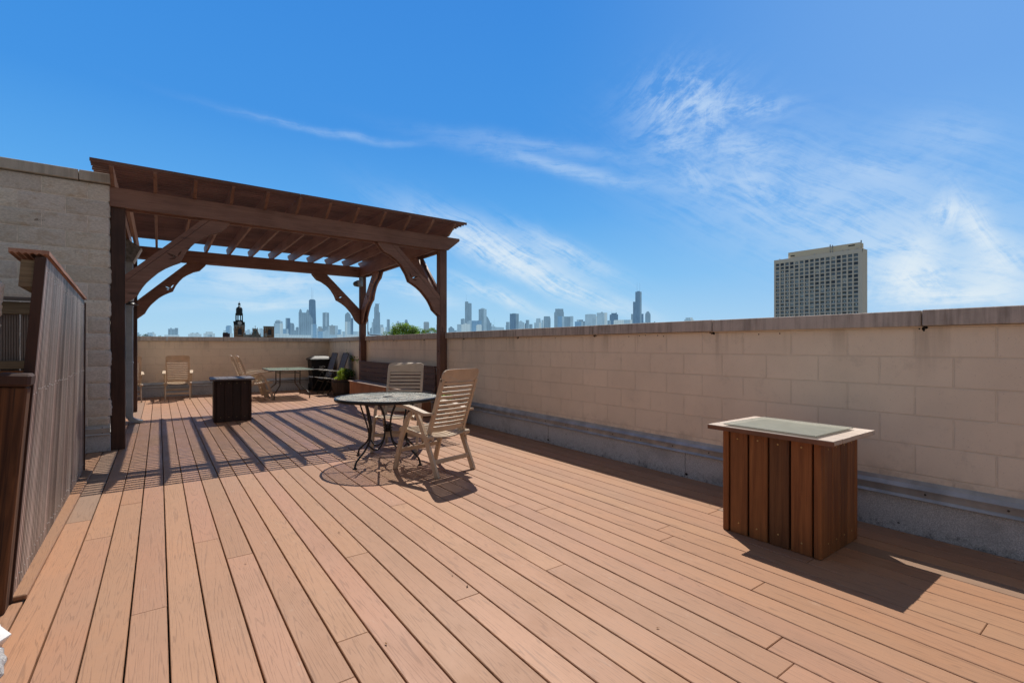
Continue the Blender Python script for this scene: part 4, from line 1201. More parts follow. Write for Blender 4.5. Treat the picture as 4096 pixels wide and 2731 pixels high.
def pillar():
    from mathutils import noise
    t = thing('stone_pier', 'rough sunlit concrete block pier just inside the left edge of the view', 'pier', (-.884,3.32,0))
    m = MB(); z = 0.003; r = 0
    while z < 1.45:
        m_ = random.uniform(.004,.018); h = .2032
        nx, nz = 8, 9
        for face in range(3):
            g = []
            for iz in range(nz+1):
                row = []
                for ix in range(nx+1):
                    u, v = ix/nx, iz/nz; zz = z+.004+(h-.008)*v; e = min(v, 1-v)*h; k = min(1, e/.02)
                    d = k*(m_+.014*noise.noise(Vector((u*9, zz*26, face*5+r)))+.007*noise.noise(Vector((u*30, zz*70, face*5+r))))
                    hx = .135+.012*(zz/1.4); off = .085*zz/1.5
                    if face == 0: p = (-hx+2*hx*u+off, -.15-d, zz)
                    elif face == 1: p = (hx+d+off, -.15+.3*u, zz)
                    else: p = (hx-2*hx*u+off, .15+d, zz)
                    row.append(m.bm.verts.new(p))
                g.append(row)
            fs = [m.bm.faces.new((g[iz][ix],g[iz][ix+1],g[iz+1][ix+1],g[iz+1][ix])) for iz in range(nz) for ix in range(nx)]
            for f in fs: f.smooth = True
            m.paint(fs, (1.,.98,.92))
        z += h; r += 1
    m.build('blocks', M['split'], t, recalc=False)
    m = MB()
    m.hexa([(-.13,-.14,0),(.12,-.14,0),(.12,.14,0),(-.13,.14,0),(-.05,-.14,1.455),(.21,-.14,1.455),(.21,.14,1.455),(-.05,.14,1.455)]); m.build('core', M['mortar'], t)
pillar()
def spout():
    t = thing('drain_elbow', 'white metal drain elbow over a rough grey stone at the lower left corner', 'drain', (-.575,2.92,0))
    m = MB(); m.bar((-.10,.04,.20),(0.0,.0,.085),.07,.07,bev=.004); m.bar((-.015,.0,.10),(.035,-.03,.05),.08,.06,bev=.003); m.build('elbow', M['white_metal'], t)
    m = MB(); m.bar((-.03,.03,.12),(.02,-.04,.09),.022,.10); m.build('strap', M['white_metal'], t)
    from mathutils import noise
    m = MB(); s = bmesh.ops.create_icosphere(m.bm, subdivisions=4, radius=1.)
    for v in s['verts']:
        n = noise.noise(v.co*3)*.12+noise.noise(v.co*11)*.05; v.co = Vector((v.co.x*.12*(1+n)-.045, v.co.y*.22*(1+n)-.16, max(0.003, v.co.z*.11*(1+n))))
    m.paint(m.bm.faces); m.build('splash_stone', M['curb'], t)
spout()

# ---------------------------------------------------------------- trees
def tree(name, px, py_top, width_px, depth, label, mt, n, leafs, zb=-14.):
    top = at(px, py_top, depth); c = at(px, 1384, depth); wd = width_px/F*depth; zt = top.z
    t = thing(name, label, 'tree', (c.x, c.y, zb), 0, 'treetops beyond the parapet')
    hh = zt-zb; m = MB()
    m.tube(bez([(0,0,0),(.1,0,hh*.35),(-.1,.1,hh*.65),(0,0,hh*.85)], 4), [ .35-.02*i for i in range(13)][:13], 8)
    for k in range(9):
        a = k*2.4; m.tube([(0,0,hh*(.45+.04*k)),(wd*.28*math.cos(a),wd*.28*math.sin(a),hh*(.62+.03*k))], [.10,.03], 6)
    m.build('trunk', M['bark'], t)
    m = MB(); rad = wd/2
    for k in range(n):
        a = random.uniform(0,6.28); r = rad*random.random()**.5*.82; zz = hh-random.uniform(.05,.85)*rad*1.0-(r/rad)**2*rad*.40
        s = rad*random.uniform(.16,.30); q = random.uniform(.55,1.25)
        cc = Vector((r*math.cos(a), r*math.sin(a), min(zz, hh-s*.8)))
        leaves(m, cc, (s,s,s*.75), leafs, wd*.017, (.5*q,1.2*q))
    m.build('crown', mt, t)
tree('broadleaf_tree', 1620, 1288, 190, 45, 'bright green leafy treetop rising over the right parapet between the posts', M['leaf_tree'], 80, 150)
tree('broadleaf_tree', 1716, 1308, 80, 46, 'small green treetop just right of the bright green one', M['leaf_tree'], 36, 110)
tree('broadleaf_tree', 577, 1333, 78, 160, 'low dark treetop peeking over the far wall behind the left pergola post', M['leaf_far'], 34, 70)
tree('broadleaf_tree', 644, 1340, 34, 165, 'tiny pale treetop just right of the low dark one over the far wall', M['leaf_far'], 14, 50)

# ---------------------------------------------------------------- the near high-rise on the right
def apartment_tower():
    X0 = 400.; Y0, Y1 = X0/3.084, X0/2.103; W = 9.4
    t = thing('apartment_tower', 'tall concrete apartment tower with a grid of dark windows rising over the right parapet', 'building', (X0, (Y0+Y1)/2, -14))
    L = Y1-Y0; hy = L/2; HT = 69.9+14; ST = 2.93; NC = 16; end = .9; bw = (L-2*end-1.2)/NC
    conc = stone_mat('tower_concrete', (.78,.71,.60), (.68,.62,.52), k=.4)
    m = MB(); m.box(.9, W, -hy, hy, 0, HT-.2); 
    m.box(0, .92, -hy, -hy+end+1.2, 0, HT, col=(1,1,1)); m.box(0,.92, hy-end, hy, 0, HT)
    NR = 27; zt = HT-2.2
    m.box(-.05, .93, -hy, hy, zt, HT+.25)
    for k in range(NC+1):
        y = -hy+end+1.2+bw*k; m.box(-.05, .92, y-.42, y+.42, 0, zt)
    for r in range(NR+1):
        z = zt-ST*r; m.box(.03, .93, -hy+end, hy-end, z-.62, z)
    m.box(.9, W+.1, -hy-.05, hy, HT-.2, HT+.2); m.build('facade', conc, t)
    m = MB(); m.box(1.5, W-1., -hy+2., hy-10.2, HT+.2, HT+5.0); m.build('penthouse', stone_mat('tower_penthouse', (.86,.74,.54), (.76,.65,.46), k=.3), t)
    m = MB()
    for y0, y1, z in ((-hy+5.,-hy+9.,3.0),(hy-15.,hy-12.,1.6)): m.box(1.42,1.52,y0,y1,HT+z,HT+z+.9)
    build_each(m, 'louvre', M['bronze'], t)
    for (y, h) in ((-hy+19.,6.0),(-hy+20.5,6.6),(-hy+1.,6.5)):
        m = MB(); m.tube([(1.,y,HT+.2),(1.,y,HT+h)], .14, 6); m.box(.8,1.2,y-.35,y+.35,HT+h-2.2,HT+h-.4); m.build('antenna', M['paint_metal'], t)
    for y in (-hy+3.5,-hy+9.,-hy+12.5,-hy+31.,hy-4.):
        m = MB(); m.lathe([(.1,0),(.7,.2),(.75,.35)], (.95,y,HT+.55), 10); m.box(.85,1.05,y-.06,y+.06,HT,HT+.6); m.build('dish', M['white_metal'], t)
    def winmat(nm, cg, cb):
        q = mat(nm, .25, spec=.6); o = q.xyz(q.obj)
        fy = q.math('ABSOLUTE', o[1]); fz = o[2]
        fr = q.math('MAXIMUM', q.range(q.math('ABSOLUTE', q.math('SUBTRACT', fy, .5)), .05, .10, 1., 0.), q.range(q.math('ABSOLUTE', q.math('SUBTRACT', fz, -.12)), .05, .1, 1., 0.))
        c = q.mix(q.range(fz, -.2, -.1), cb, cg); n = q.noise(q.obj, 2.2, 2)
        c = q.mix(q.range(n, .5, .56, 0, .6), c, tuple(min(1, a*2.2+.02) for a in cg)); c = q.mix(q.math('MULTIPLY', fr, .7), c, (.015,.02,.03))
        q.link(c, q.bsdf.inputs['Base Color']); return q.m
    WM = [winmat('window_dark', (.03,.05,.08), (.10,.15,.19)), winmat('window_mid', (.14,.20,.25), (.24,.32,.38)), winmat('window_blind', (.42,.48,.50), (.30,.38,.43)), winmat('window_half', (.05,.08,.11), (.34,.42,.48))]
    proto = []
    for i, wm in enumerate(WM):
        m = MB(); m.box(-.03, 0., -bw/2+.42, bw/2-.42, -(ST-.62)/2, (ST-.62)/2); m.box(-.07,-.03,-.05,.05,-(ST-.62)/2,(ST-.62)/2); m.box(-.08,-.03,-bw/2+.42,bw/2-.42,-.16,-.08)
        me = bpy.data.meshes.new('window')
        bmesh.ops.recalc_face_normals(m.bm, faces=m.bm.faces[:]); m.bm.to_mesh(me); me.materials.append(wm); proto.append(me)
    rest = MB(); cnt = 0
    cells = [(c, r) for r in range(NR) for c in range(NC)]
    cells.sort(key=lambda q: q[0]*1.0+(q[1]*1.7 if q[1] < 15 else 200+q[1]))
    for (c, r) in cells:
        y = -hy+end+1.2+bw*(c+.5); z = zt-ST*r-.62-(ST-.62)/2; i = random.choice((0,0,1,1,2,3,3))
        if cnt < 100:
            o = bpy.data.objects.new('window', proto[i]); COL.objects.link(o); o.parent = t; o.location = (.70,y,z)
        else:
            k = (.35,.8,1.9,.6)[i]
            rest.box(.67,.70,y-bw/2+.42,y+bw/2-.42,z-.05,z+(ST-.62)/2,col=(k,k,k)); rest.box(.66,.69,y-bw/2+.42,y+bw/2-.42,z-(ST-.62)/2,z-.12,col=(1.5,1.5,1.5))
            rest.box(.64,.66,y-.5,y-.42,z-(ST-.62)/2,z+(ST-.62)/2,col=(.2,.2,.2)); rest.box(.64,.66,y+.42,y+.5,z-(ST-.62)/2,z+(ST-.62)/2,col=(.2,.2,.2))
            if random.random() < .6: rest.box(.65,.665,y-.42,y+.42,z+.02,z+.75,col=(3.2,3.,2.8))
        cnt += 1
    o = rest.build('windows', plain('window_rest', (.19,.26,.31), .3, tint=True, spec=.5, scale=.3), t); tag(o, kind='stuff')
apartment_tower()

# ---------------------------------------------------------------- the church beyond the far wall
def church():
    D = 344.; k = D/F
    c0 = at(1007, 1384, D); th = math.atan((1007-2048)/F); rz = -YAW-th
    t = thing('church', 'brown brick church with a dark copper clock tower, ornate gable and square second tower', 'church', (c0.x, c0.y, -14), rz)
    def U(px): return (px-1007)*k*math.cos(th)
    def V(py): return (1384-py)*k+H+14
    br = mat('church_brick', .85, spec=.2); o = br.xyz(br.obj)
    n = br.noise(br.obj, .8, 4, .7); cc = br.mix(br.range(n, .35, .65), (.17,.10,.06), (.30,.18,.11)); br.link(cc, br.bsdf.inputs['Base Color']); brick = br.m
    stone = plain('church_stone', (.30,.29,.26), .8, scale=1.5, var=.3)
    copper = plain('church_copper', (.018,.026,.028), .5, .3, .5, .4, .6)
    opening = plain('belfry_opening', (.012,.018,.028), .4)
    # pixel coords in the 900..1120 crop: x = 900+X/9.8, y = 1190+Y/9.8
    def cx(X): return U(900+X/9.8)
    def cz(Y): return V(1190+Y/9.8)
    def arch(X0, X1, Yt, Yb, n=8):
        x0, x1, zt, zb = cx(X0), cx(X1), cz(Yt), cz(Yb); r = (x1-x0)/2; c = (x0+x1)/2
        return [(x0,zb),(x1,zb)]+[(c+r*math.cos(math.pi*i/n), zt-r+r*math.sin(math.pi*i/n)) for i in range(n+1)]
    m = MB(); m.box(cx(355),cx(775),0,7.6,0,cz(1090)); m.build('clock_tower', brick, t)
    m = MB(); m.box(cx(350),cx(785),-.25,7.8,cz(1135),cz(1088))
    for X in (385,465,585,705): m.box(cx(X-18),cx(X+18),-.3,0.05,cz(1225 if X != 585 else 1180),cz(1135))
    m.box(cx(345),cx(400),-.4,.3,cz(1310),cz(1200)); m.box(cx(505),cx(672),-.35,.1,cz(1472),cz(1452)); m.lathe([(.5,0),(.9,.5),(.8,2.),(1.0,2.3),(.3,3.4)], (cx(762),-.6,cz(1540)), 8)
    build_each(m, 'stone_trim', stone, t)
    m = MB(); m.prism(arch(510,666,1215,1452), -.12, .06, 'xz'); m.build('belfry_opening', opening, t)
    m = MB(); m.box(cx(350),cx(778),-.3,7.7,cz(1085),cz(1000)); m.box(cx(338),cx(420),-.5,1.5,cz(1010),cz(940)); m.box(cx(715),cx(780),-.5,1.5,cz(1010),cz(965))
    m.prism([(cx(400),cz(1000)),(cx(735),cz(1000)),(cx(700),cz(890)),(cx(415),cz(890))], .6, 7., 'xz')
    for a, b in ((412,455),(490,530),(590,625),(660,700)):
        m.box(cx(a),cx(b),1.,1.9,cz(892),cz(690)); m.box(cx(a),cx(b),5.6,6.5,cz(892),cz(690))
    m.box(cx(412),cx(700),.9,6.6,cz(700),cz(625)); ccx = (cx(430)+cx(688))/2; R0 = (cx(688)-cx(430))/2
    m.lathe([(R0,cz(625)),(R0,cz(460)),(R0*.93,cz(425)),(R0*.72,cz(390)),(R0*.4,cz(368)),(R0*.3,cz(355))], (ccx,3.8,0), 12, smooth=False)
    for i in range(6):
        a = i*math.pi/3+.3; m.box(ccx+.62*math.cos(a)-.09,ccx+.62*math.cos(a)+.09,3.8+.62*math.sin(a)-.09,3.8+.62*math.sin(a)+.09,cz(356),cz(275))
    m.lathe([(.76,cz(280)),(.78,cz(250)),(.62,cz(222)),(.3,cz(210)),(.08,cz(200))], (ccx,3.8,0), 12)
    m.bar((ccx,3.8,cz(205)),(ccx,3.8,cz(155)),.2,.2); m.bar((ccx-.35,3.8,cz(170)),(ccx+.35,3.8,cz(170)),.16,.16)
    bel = m.build('belfry', copper, t)
    m = MB(); cf = Matrix.Rotation(R(90),4,'X'); ck = (cx(583),-.36,cz(1010)); m.lathe([(1.52,-.05),(1.52,.14)], ck, 32, M=cf, smooth=False); m.build('clock_surround', copper, t)
    m = MB(); m.lathe([(1.28,.1),(1.28,.20)], ck, 32, M=cf, smooth=False); face = m.build('clock_face', plain('clock_white', (.55,.56,.55), .6), t)
    m = MB()
    for i in range(12):
        a = i*math.pi/6; m.bar((ck[0]+.82*math.cos(a),-.58,ck[2]+.82*math.sin(a)),(ck[0]+1.16*math.cos(a),-.58,ck[2]+1.16*math.sin(a)),.04,.11,up=(0,1,0))
    m.bar((ck[0],-.6,ck[2]),(ck[0]+.35,-.6,ck[2]+.55),.05,.18,up=(0,1,0)); m.bar((ck[0],-.6,ck[2]),(ck[0]+.45,-.6,ck[2]-.1),.05,.16,up=(0,1,0)); m.build('clock_hands', M['iron'], t)
    # right tower
    m = MB(); m.box(cx(1520),cx(1945),0,7.6,0,cz(1130)); m.build('square_tower', brick, t)
    m = MB(); m.box(cx(1508),cx(1955),-.25,7.8,cz(1135),cz(1110))
    m2 = [(1590,1320),(1660,1250),(1765,1205),(1870,1250)]
    for X, Yb in m2: m.box(cx(X-14),cx(X+14),-.3,.05,cz(Yb),cz(1150))
    m.box(cx(1520),cx(1945),-.12,.05,cz(1165),cz(1148)); m.box(cx(1682),cx(1842),-.35,.1,cz(1480),cz(1462)); m.lathe([(.7,0),(.9,.5),(.8,2.),(.2,3.)], (cx(1605),-.6,cz(1540)), 8)
    build_each(m, 'stone_trim', stone, t)
    m = MB(); m.prism(arch(1686,1838,1235,1462), -.12, .06, 'xz'); m.build('belfry_opening', opening, t)
    # gable between
    m = MB(); P = [(960,1560),(985,1500),(1040,1440),(1075,1360),(1095,1290),(1105,1230),(1150,1215),(1185,1190),(1220,1215),(1270,1230),(1285,1290),(1310,1360),(1345,1440),(1400,1500),(1430,1560)]
    m.prism([(cx(a), cz(b)) for a, b in P]+[(cx(1430),0),(cx(960),0)], .4, 1.8, 'xz'); m.build('gable', plain('gable_stone', (.20,.185,.155), .85, scale=1.2, var=.5), t)
    m = MB()
    for X, Yt in ((1100,1165),(1272,1165),(988,1380),(1382,1380)): m.lathe([(.35,0),(.30,1.2),(.1,2.2)], (cx(X),.9,cz(Yt)-2.2), 8)
    for X in range(1000,1420,38): m.box(cx(X-6),cx(X+6),.15,.45,cz(1560),cz(1400+abs(X-1190)*.55))
    build_each(m, 'pinnacle', stone, t)
    m = MB(); m.prism(arch(1150,1232,1300,1480), .2, .42, 'xz'); m.build('gable_window', plain('green_glass', (.05,.09,.09), .4), t)
    m = MB(); m.box(cx(1178),cx(1192),.7,1.1,cz(1200),cz(1095)); m.box(cx(1155),cx(1217),.75,1.05,cz(1135),cz(1120)); m.build('cross', plain('pale_gold', (.40,.34,.22), .5), t)
    m = MB(); m.box(cx(770),cx(1010),2,9,0,cz(1450)); m.box(cx(1010),cx(1520),2,26,0,cz(1530)); m.build('nave', plain('nave_wall', (.36,.34,.29), .8, scale=.4), t)
church()

# ---------------------------------------------------------------- far skyline
def cropA(X, Y): return 540+X/3.36, 1130+Y/3.36
def cropB(X, Y): return 1140+X/3.36, 1130+Y/3.36
def cropC(X, Y): return 1780+X/4.2764, 1120+Y/4.2764
def cropD(X, Y): return 2280+X/4.2764, 1110+Y/4.2764
def sky_b(cr, polys, depth, mk, label, ant=(), roofs=(), side=0., name='skyscraper', cat='skyscraper', grp='far downtown towers'):
    """polys: list of crop-pixel outlines (tops only: [(x,y),...], dropped to the ground); real size at real distance"""
    xs = [p[0] for P in polys for p in P]; xm = (min(xs)+max(xs))/2
    px, _ = cr(xm, 0); c = at(px, 1384, depth); k = depth/F; th = math.atan((px-2048)/F); kx = k*math.cos(th)
    t = thing(name, label, cat, (c.x, c.y, -14), -YAW-th, grp)
    def W(X, Y):
        a, b = cr(X, Y); return ((a-px)*kx, (1384-b)*k+H+14)
    for i, P in enumerate(polys):
        Q = [W(*p) for p in P]; x0, x1 = min(q[0] for q in Q), max(q[0] for q in Q); dd = max(12., (x1-x0)*.7)
        out = [(x0,0.)]+Q+[(x1,0.)] if Q[0][0] <= Q[-1][0] else [(x1,0.)]+Q+[(x0,0.)]
        if abs(Q[0][0]-x0) > 1e-3: out[0] = (Q[0][0], 0.)
        if abs(Q[-1][0]-x1) > 1e-3: out[-1] = (Q[-1][0], 0.)
        mm = MB(); y0 = i*.6
        if side and len(P) == 2:        # a corner-on block: two visible faces
            xc = x0+(x1-x0)*abs(side); zt = Q[0][1]
            pl = [(x0, dd*.35 if side > 0 else 0.+dd*.35), (xc, 0.), (x1, dd*.3), (xc, dd)]
            mm.prism([(a, b+y0) for a, b in pl], 0., zt, 'xy')
        else: mm.prism(out, y0, y0+dd, 'xz')
        mk_i = mk[i] if isinstance(mk, (list, tuple)) else mk
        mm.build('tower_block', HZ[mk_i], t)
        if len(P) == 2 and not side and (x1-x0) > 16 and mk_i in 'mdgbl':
            fr = srnd.uniform(.22,.4); rt = srnd.random() < .7; zt = Q[0][1]-.4  # paler strip laid on the front imitates a sunlit side wall
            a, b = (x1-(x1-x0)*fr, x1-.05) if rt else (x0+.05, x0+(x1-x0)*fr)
            m3 = MB(); m3.box(a, b, y0-.5, y0+1., 0, zt); m3.build('painted_lit_side', HZ[{'m':'l','d':'m','g':'l','b':'l','l':'w'}[mk_i]], t)
    for (X, Yt, Yb, wpx) in ant:
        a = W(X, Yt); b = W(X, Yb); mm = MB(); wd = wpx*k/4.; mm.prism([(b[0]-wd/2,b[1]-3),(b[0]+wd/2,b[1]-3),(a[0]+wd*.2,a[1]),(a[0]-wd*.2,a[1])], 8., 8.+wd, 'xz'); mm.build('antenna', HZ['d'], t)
    for (X0, X1, Yt, Yb) in roofs:
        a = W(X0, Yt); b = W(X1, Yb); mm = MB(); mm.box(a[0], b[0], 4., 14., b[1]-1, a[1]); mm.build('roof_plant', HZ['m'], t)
    return t
srnd = random.Random(3)
def T(x0, x1, y): return [(x0, y), (x1, y)]
S = sky_b
# over the far wall, left part
S(cropA, [T(10,60,668)], 2600, 'l', 'low pale building at the far left of the skyline beside the left pergola post')
S(cropA, [T(130,282,690),T(165,262,672)], 2500, 'l', 'low pale stepped building behind the dark treetop', roofs=[(232,252,664,672)])
S(cropA, [T(395,597,702),[(445,622),(475,622),(475,607),(492,607),(492,622),(535,622),(535,609),(581,609)]], 2500, ['w','m'], 'isolated grey slab tower on a low base over the middle of the far wall')
S(cropA, [T(715,895,692),T(740,865,678)], 2300, 'w', 'low white block with rooftop boxes left of the water tank', roofs=[(770,785,671,678),(825,850,669,678)])
S(cropA, [T(920,1075,682),T(950,1045,660)], 2200, 'w', 'low white stepped block just left of the small brick building')
S(cropA, [T(975,1035,700)], 420, 'g', 'small brown rooftop box in front of the low white stepped block', name='rooftop_box', cat='building', grp='near rooftops beyond the far wall')
S(cropA, [T(1220,1300,590),T(1228,1290,577)], 2600, 'b', 'pale blue glass tower immediately left of the clock tower')
S(cropA, [T(1270,1317,684)], 2300, 'w', 'low white building at the foot of the glass tower left of the clock tower')
S(cropA, [T(1478,1503,645)], 3600, 'l', 'narrow pale tower just right of the clock tower')
S(cropA, [T(1506,1552,640),T(1512,1546,628)], 3500, 'l', 'pale stepped tower between the clock tower and the church gable')
S(cropA, [T(1555,1600,660),T(1570,1612,618)], 3600, 'l', 'pale tower hidden behind the church gable')
S(cropA, [T(1656,1730,628),T(1668,1716,614)], 3500, 'l', 'pale apartment tower between the church gable and the square brick tower')
S(cropA, [T(1866,1990,548),T(1880,1984,519),T(1897,1955,503)], 3000, ['l','m','l'], 'stepped pale glass tower rising just right of the square brick tower')
S(cropA, [T(1880,2072,688),T(1988,2062,622)], 2800, ['w','b'], 'long low glass building at the foot of the stepped glass tower')
S(cropA, [T(2024,2086,478),[(2086,540),(2132,546),(2143,580)]], 4200, ['d','m'], 'grey tower with a shorter wedge-topped companion left of the twin-turret tower')
S(cropA, [T(2115,2198,640),[(2160,606),(2170,598),(2192,598),(2198,606)]], 4400, 'm', 'low domed building with a thin spire left of the twin-turret tower', ant=[(2181,552,598,2.)])
# twin turret and the tapering dark tower
S(cropB, [[(184,402),(189,396),(192,372),(208,355),(224,372),(226,392),(234,404),(282,404),(288,392),(292,372),(305,356),(319,372),(323,396),(328,402)]], 3900, 'm', 'broad pale tower crowned by two small turrets in front of the dark tapering skyscraper')
S(cropB, [[(300,480),(312,434),(344,434),(352,460),(372,480),(374,490)]], 3700, 'm', 'stepped grey tower pressed against the dark tapering skyscraper')
S(cropB, [[(313,735),(322,240),(340,226),(392,226),(410,240),(425,735)]], 4300, 'd', 'dark tapering skyscraper with two tall white antennas', ant=[(358,62,226,3.2),(375,84,226,3.2)])
S(cropB, [T(350,425,562)], 3300, 'b', 'blue glass tower standing at the foot of the dark tapering skyscraper', roofs=[(356,416,555,562)])
S(cropB, [T(428,505,612),T(445,500,590)], 3900, 'g', 'low grey stepped block right of the dark tapering skyscraper')
S(cropB, [T(505,592,404),T(536,566,399)], 4300, ['m','l'], 'plain grey rectangular tower right of the dark tapering skyscraper', side=.3)
S(cropB, [T(440,530,655),[(530,655),(545,640),(562,636),(580,642),(598,655)]], 3000, ['b','l'], 'low blue block with a small domed tower beside it', side=0)
S(cropB, [T(535,600,590),T(590,712,578)], 3500, ['m','g'], 'wide grey slab building with a small box on its roof', roofs=[(624,642,566,578)])
S(cropB, [T(713,758,630),T(700,758,680)], 3300, 'b', 'small dark blue block between the wide slab and the peaked tower')
S(cropB, [T(765,806,658),T(700,1005,700)], 3000, ['l','w'], 'low pale waterfront block below the peaked tower')
S(cropB, [[(806,436),(814,420),(832,404),(846,398),(862,412),(880,434),(886,470)],T(880,917,476)], 4100, ['m','d'], 'grey tower with a pointed octagonal crown and a flat shoulder')
S(cropB, [T(810,880,526)], 3300, 'l', 'narrow pale slab in front of the peaked tower', roofs=[(836,853,524,546)])
S(cropB, [T(918,1006,656),T(940,1000,670)], 3700, 'l', 'low pale buildings right of the peaked tower behind the rear post')
S(cropB, [T(1104,1142,660),T(1142,1166,612)], 4200, 'm', 'small pale blocks just right of the rear pergola post')
S(cropB, [[(1198,340),(1204,330),(1204,318),(1212,315),(1212,284),(1262,284),(1262,390),(1277,404),(1277,540)],T(1183,1278,488),T(1165,1262,532),T(1155,1335,600),T(1262,1322,566)], 4300, ['m','m','l','l','l'], 'tall slender stepped glass skyscraper behind the pergola brace', ant=[(1268,275,284,6.)])
S(cropB, [T(1367,1408,494),T(1350,1432,598)], 4200, ['m','l'], 'slim grey tower with a low base left of the bright green tree')
S(cropB, [T(1490,1558,542),T(1503,1535,517),T(1440,1500,572)], 4500, 'l', 'low stepped pale tower just above the bright green tree')
S(cropB, [[(1606,540),(1614,500),(1643,498),(1652,540)]], 4400, 'm', 'round-shouldered grey tower behind the top of the bright green tree')
S(cropB, [[(1863,545),(1868,528),(1930,528),(1937,545)],T(1930,1975,618)], 4200, ['g','l'], 'grey tower with a thin mast right of the bright green tree', ant=[(1963,570,618,2.)])
S(cropB, [T(2006,2048,632),T(2033,2060,566)], 4300, 'm', 'narrow building partly hidden by the front right pergola post')
S(cropC, [[(58,850),(58,822),(75,820),(90,795),(118,795),(135,818),(160,832),(160,850)],T(155,205,858)], 3900, 'm', 'low rounded stepped building just right of the front pergola post')
S(cropC, [T(206,315,757),T(312,432,752),T(340,372,738)], 3100, ['l','w','w'], 'white and grey striped office block right of the front pergola post')
S(cropC, [T(270,340,664),T(300,324,656),T(270,432,708)], 4000, 'm', 'grey stepped block at the foot of the tower with the single spire')
S(cropC, [[(341,400),(343,368),(400,368),(400,394),(455,396)]], 4700, 'm', 'tall blue-grey skyscraper with one thin spire on its left corner', ant=[(364,248,368,2.4),(424,360,394,1.6)])
S(cropC, [T(405,627,694),T(560,627,688)], 3500, 'b', 'broad dark blue glass block beside the tower with the single spire')
S(cropC, [T(576,711,498),[(600,498),(620,483),(645,479),(672,483),(690,498)]], 4700, ['m','l'], 'grey slab skyscraper with a rounded rooftop right of the single-spire tower', side=0)
S(cropC, [[(711,625),(716,616),(740,650),(770,712),(772,732),(795,732)]], 4300, 'm', 'grey tower with a long sloping diamond roof')
S(cropC, [T(534,627,770),T(550,618,760)], 3000, 'w', 'small pale building in front of the broad dark blue block')
S(cropC, [[(795,790),(860,792),(862,804),(1010,808)],T(812,832,762)], 3600, 'l', 'long low pale building with a thin mast', ant=[(840,655,792,2.)])
S(cropC, [T(1045,1110,716),T(1108,1263,576),T(1150,1220,569),T(1038,1162,771)], 4200, ['m','d','m','b'], 'dark broad-shouldered tower with a flat crown in the middle of the right skyline')
S(cropC, [[(1265,712),(1297,692),(1328,712)],T(1265,1358,722)], 4200, 'l', 'pale low building with a small gabled roof right of the dark flat-topped tower')
S(cropC, [T(1382,1441,682),T(1368,1440,736),T(1354,1441,762),T(1441,1500,754)], 3600, ['m','d','w','m'], 'small dark-banded tower with a white base')
S(cropC, [T(1524,1645,728),[(1555,700),(1562,656),(1600,654),(1632,654),(1638,722)]], 4100, 'l', 'pale stone tower with a ragged crown', ant=[(1606,645,654,2.),(1630,648,654,2.)])
S(cropC, [T(1650,1690,682),T(1648,1682,728),[(1688,660),(1692,624),(1700,620),(1792,620),(1806,660)]], 4200, ['l','m','m'], 'squarish grey tower with chamfered corners left of the wide twin block')
S(cropC, [[(1868,562),(1876,545),(1885,540),(1885,491),(2024,493),(2026,545),(2033,550)]], 4300, 'm', 'tall wide grey tower with a notched top right of centre', ant=[(1943,480,491,3.)])
S(cropC, [T(1927,2040,616),T(2040,2195,624)], 3700, ['b','m'], 'joined blue glass blocks in front of the tall notched tower')
S(cropD, [T(0,57,661)], 3900, 'm', 'narrow grey block right of the joined blue glass blocks')
S(cropD, [T(80,225,752),T(115,225,720),T(225,257,747)], 3900, ['b','m','m'], 'low stepped blue block left of the curved-top glass building')
S(cropD, [[(257,632),(300,626),(360,624),(443,629)]], 3900, ['l'], 'pale glass building with a gently curved roofline')
S(cropD, [T(457,638,602),T(530,562,590),T(412,460,658)], 4000, ['l','m','l'], 'pale tower with vertical stripes left of the twin-mast tower')
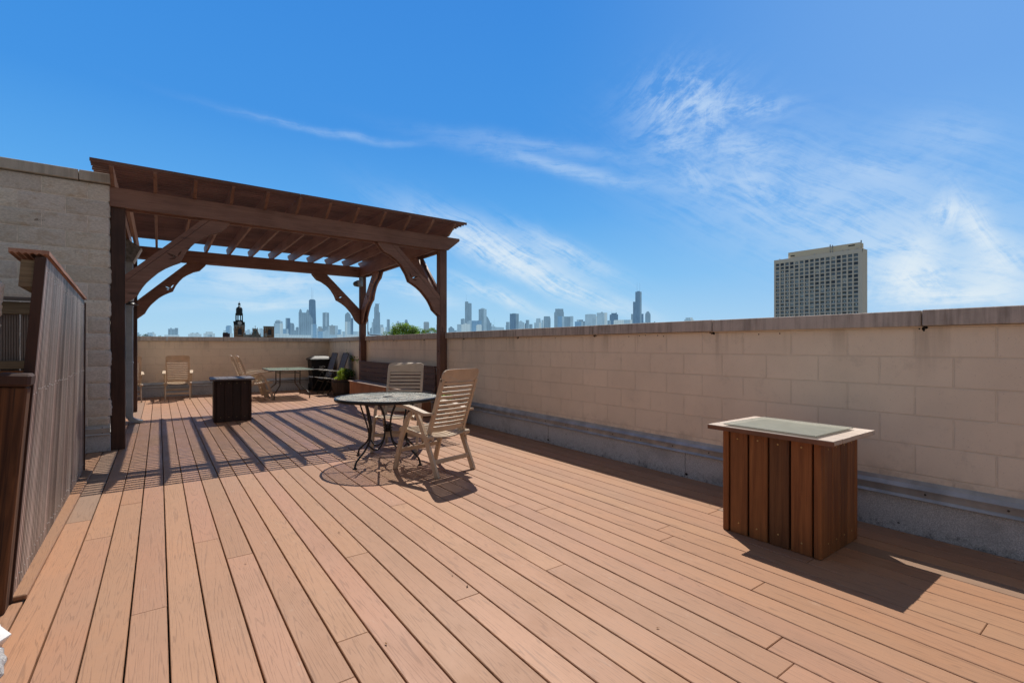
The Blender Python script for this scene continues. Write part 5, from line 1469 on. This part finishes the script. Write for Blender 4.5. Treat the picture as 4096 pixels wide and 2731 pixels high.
S(cropD, [[(678,650),(682,632),(705,630),(708,608),(780,608),(784,600),(800,602),(803,628),(822,630)]], 4200, 'd', 'dark grey tower with two short masts', ant=[(712,546,608,2.),(788,542,600,2.)])
S(cropD, [T(640,694,732),[(747,742),(760,726),(920,723)],T(922,1062,724)], 3500, ['m','w','l'], 'long low pale curved building at the foot of the tallest black skyscraper')
S(cropD, [T(1117,1225,244),[(1140,244),(1160,232),(1185,232),(1205,244)],T(1078,1225,413),T(1045,1257,621)], 4800, ['d','d','d','d'], 'tallest dark stepped skyscraper with two antennas on the right skyline', ant=[(1147,85,244,3.),(1194,92,244,3.)])
S(cropD, [[(1285,640),(1290,612),(1308,596),(1313,579),(1350,579),(1355,596),(1372,612),(1378,640)]], 4500, 'm', 'grey tower with a small domed crown right of the tallest dark skyscraper')
S(cropD, [T(1256,1292,760),T(1398,1526,767),T(1437,1460,750)], 3900, 'l', 'very low pale roofs right of the domed-crown tower')
S(cropD, [T(1957,2117,714),T(1977,2097,684)], 3300, 'l', 'isolated low pale stepped building between the skyline and the apartment tower')
# low hazy band of roofs that ties the towers together
for i, (a, b, yt, d, mk, lb) in enumerate([(1150,1262,1340,3300,'w','long low hazy rooftops beneath the twin-turret tower'),(1262,1440,1339,3400,'l','long low hazy rooftops beneath the peaked tower'),
        (1480,1560,1336,3600,'l','low hazy rooftops left of the bright green tree')]):
    S(lambda X, Y: (X, Y), [T(a, b, yt)], d, mk, lb)
# maroon tank building with antennas
t = S(cropA, [T(1178,1276,682)], 300, 'g', 'flat dark maroon rooftop structure left of the clock tower', name='rooftop_structure', cat='building', grp='near rooftops beyond the far wall')
for c in t.children: c.data.materials[0] = plain('maroon_paint', (.055,.028,.038), .7)
k = 300/F; m = MB(); m.box(-9.*k*1, 8.*k, -1, 2, 0, .5); m.box(-7*k,-6.3*k,0,.1,.5,2.0); m.box(-4*k,-3.4*k,0,.1,.5,1.6); m.box(-2*k,-.5*k,0,.4,.9,1.9); m.box(-6*k,-2*k,0,.1,1.2,1.35)
o = m.build('roof_antennas', M['bronze'], t); o.location = (-2.5*k, 0, (1384-1333)*k+H+14)
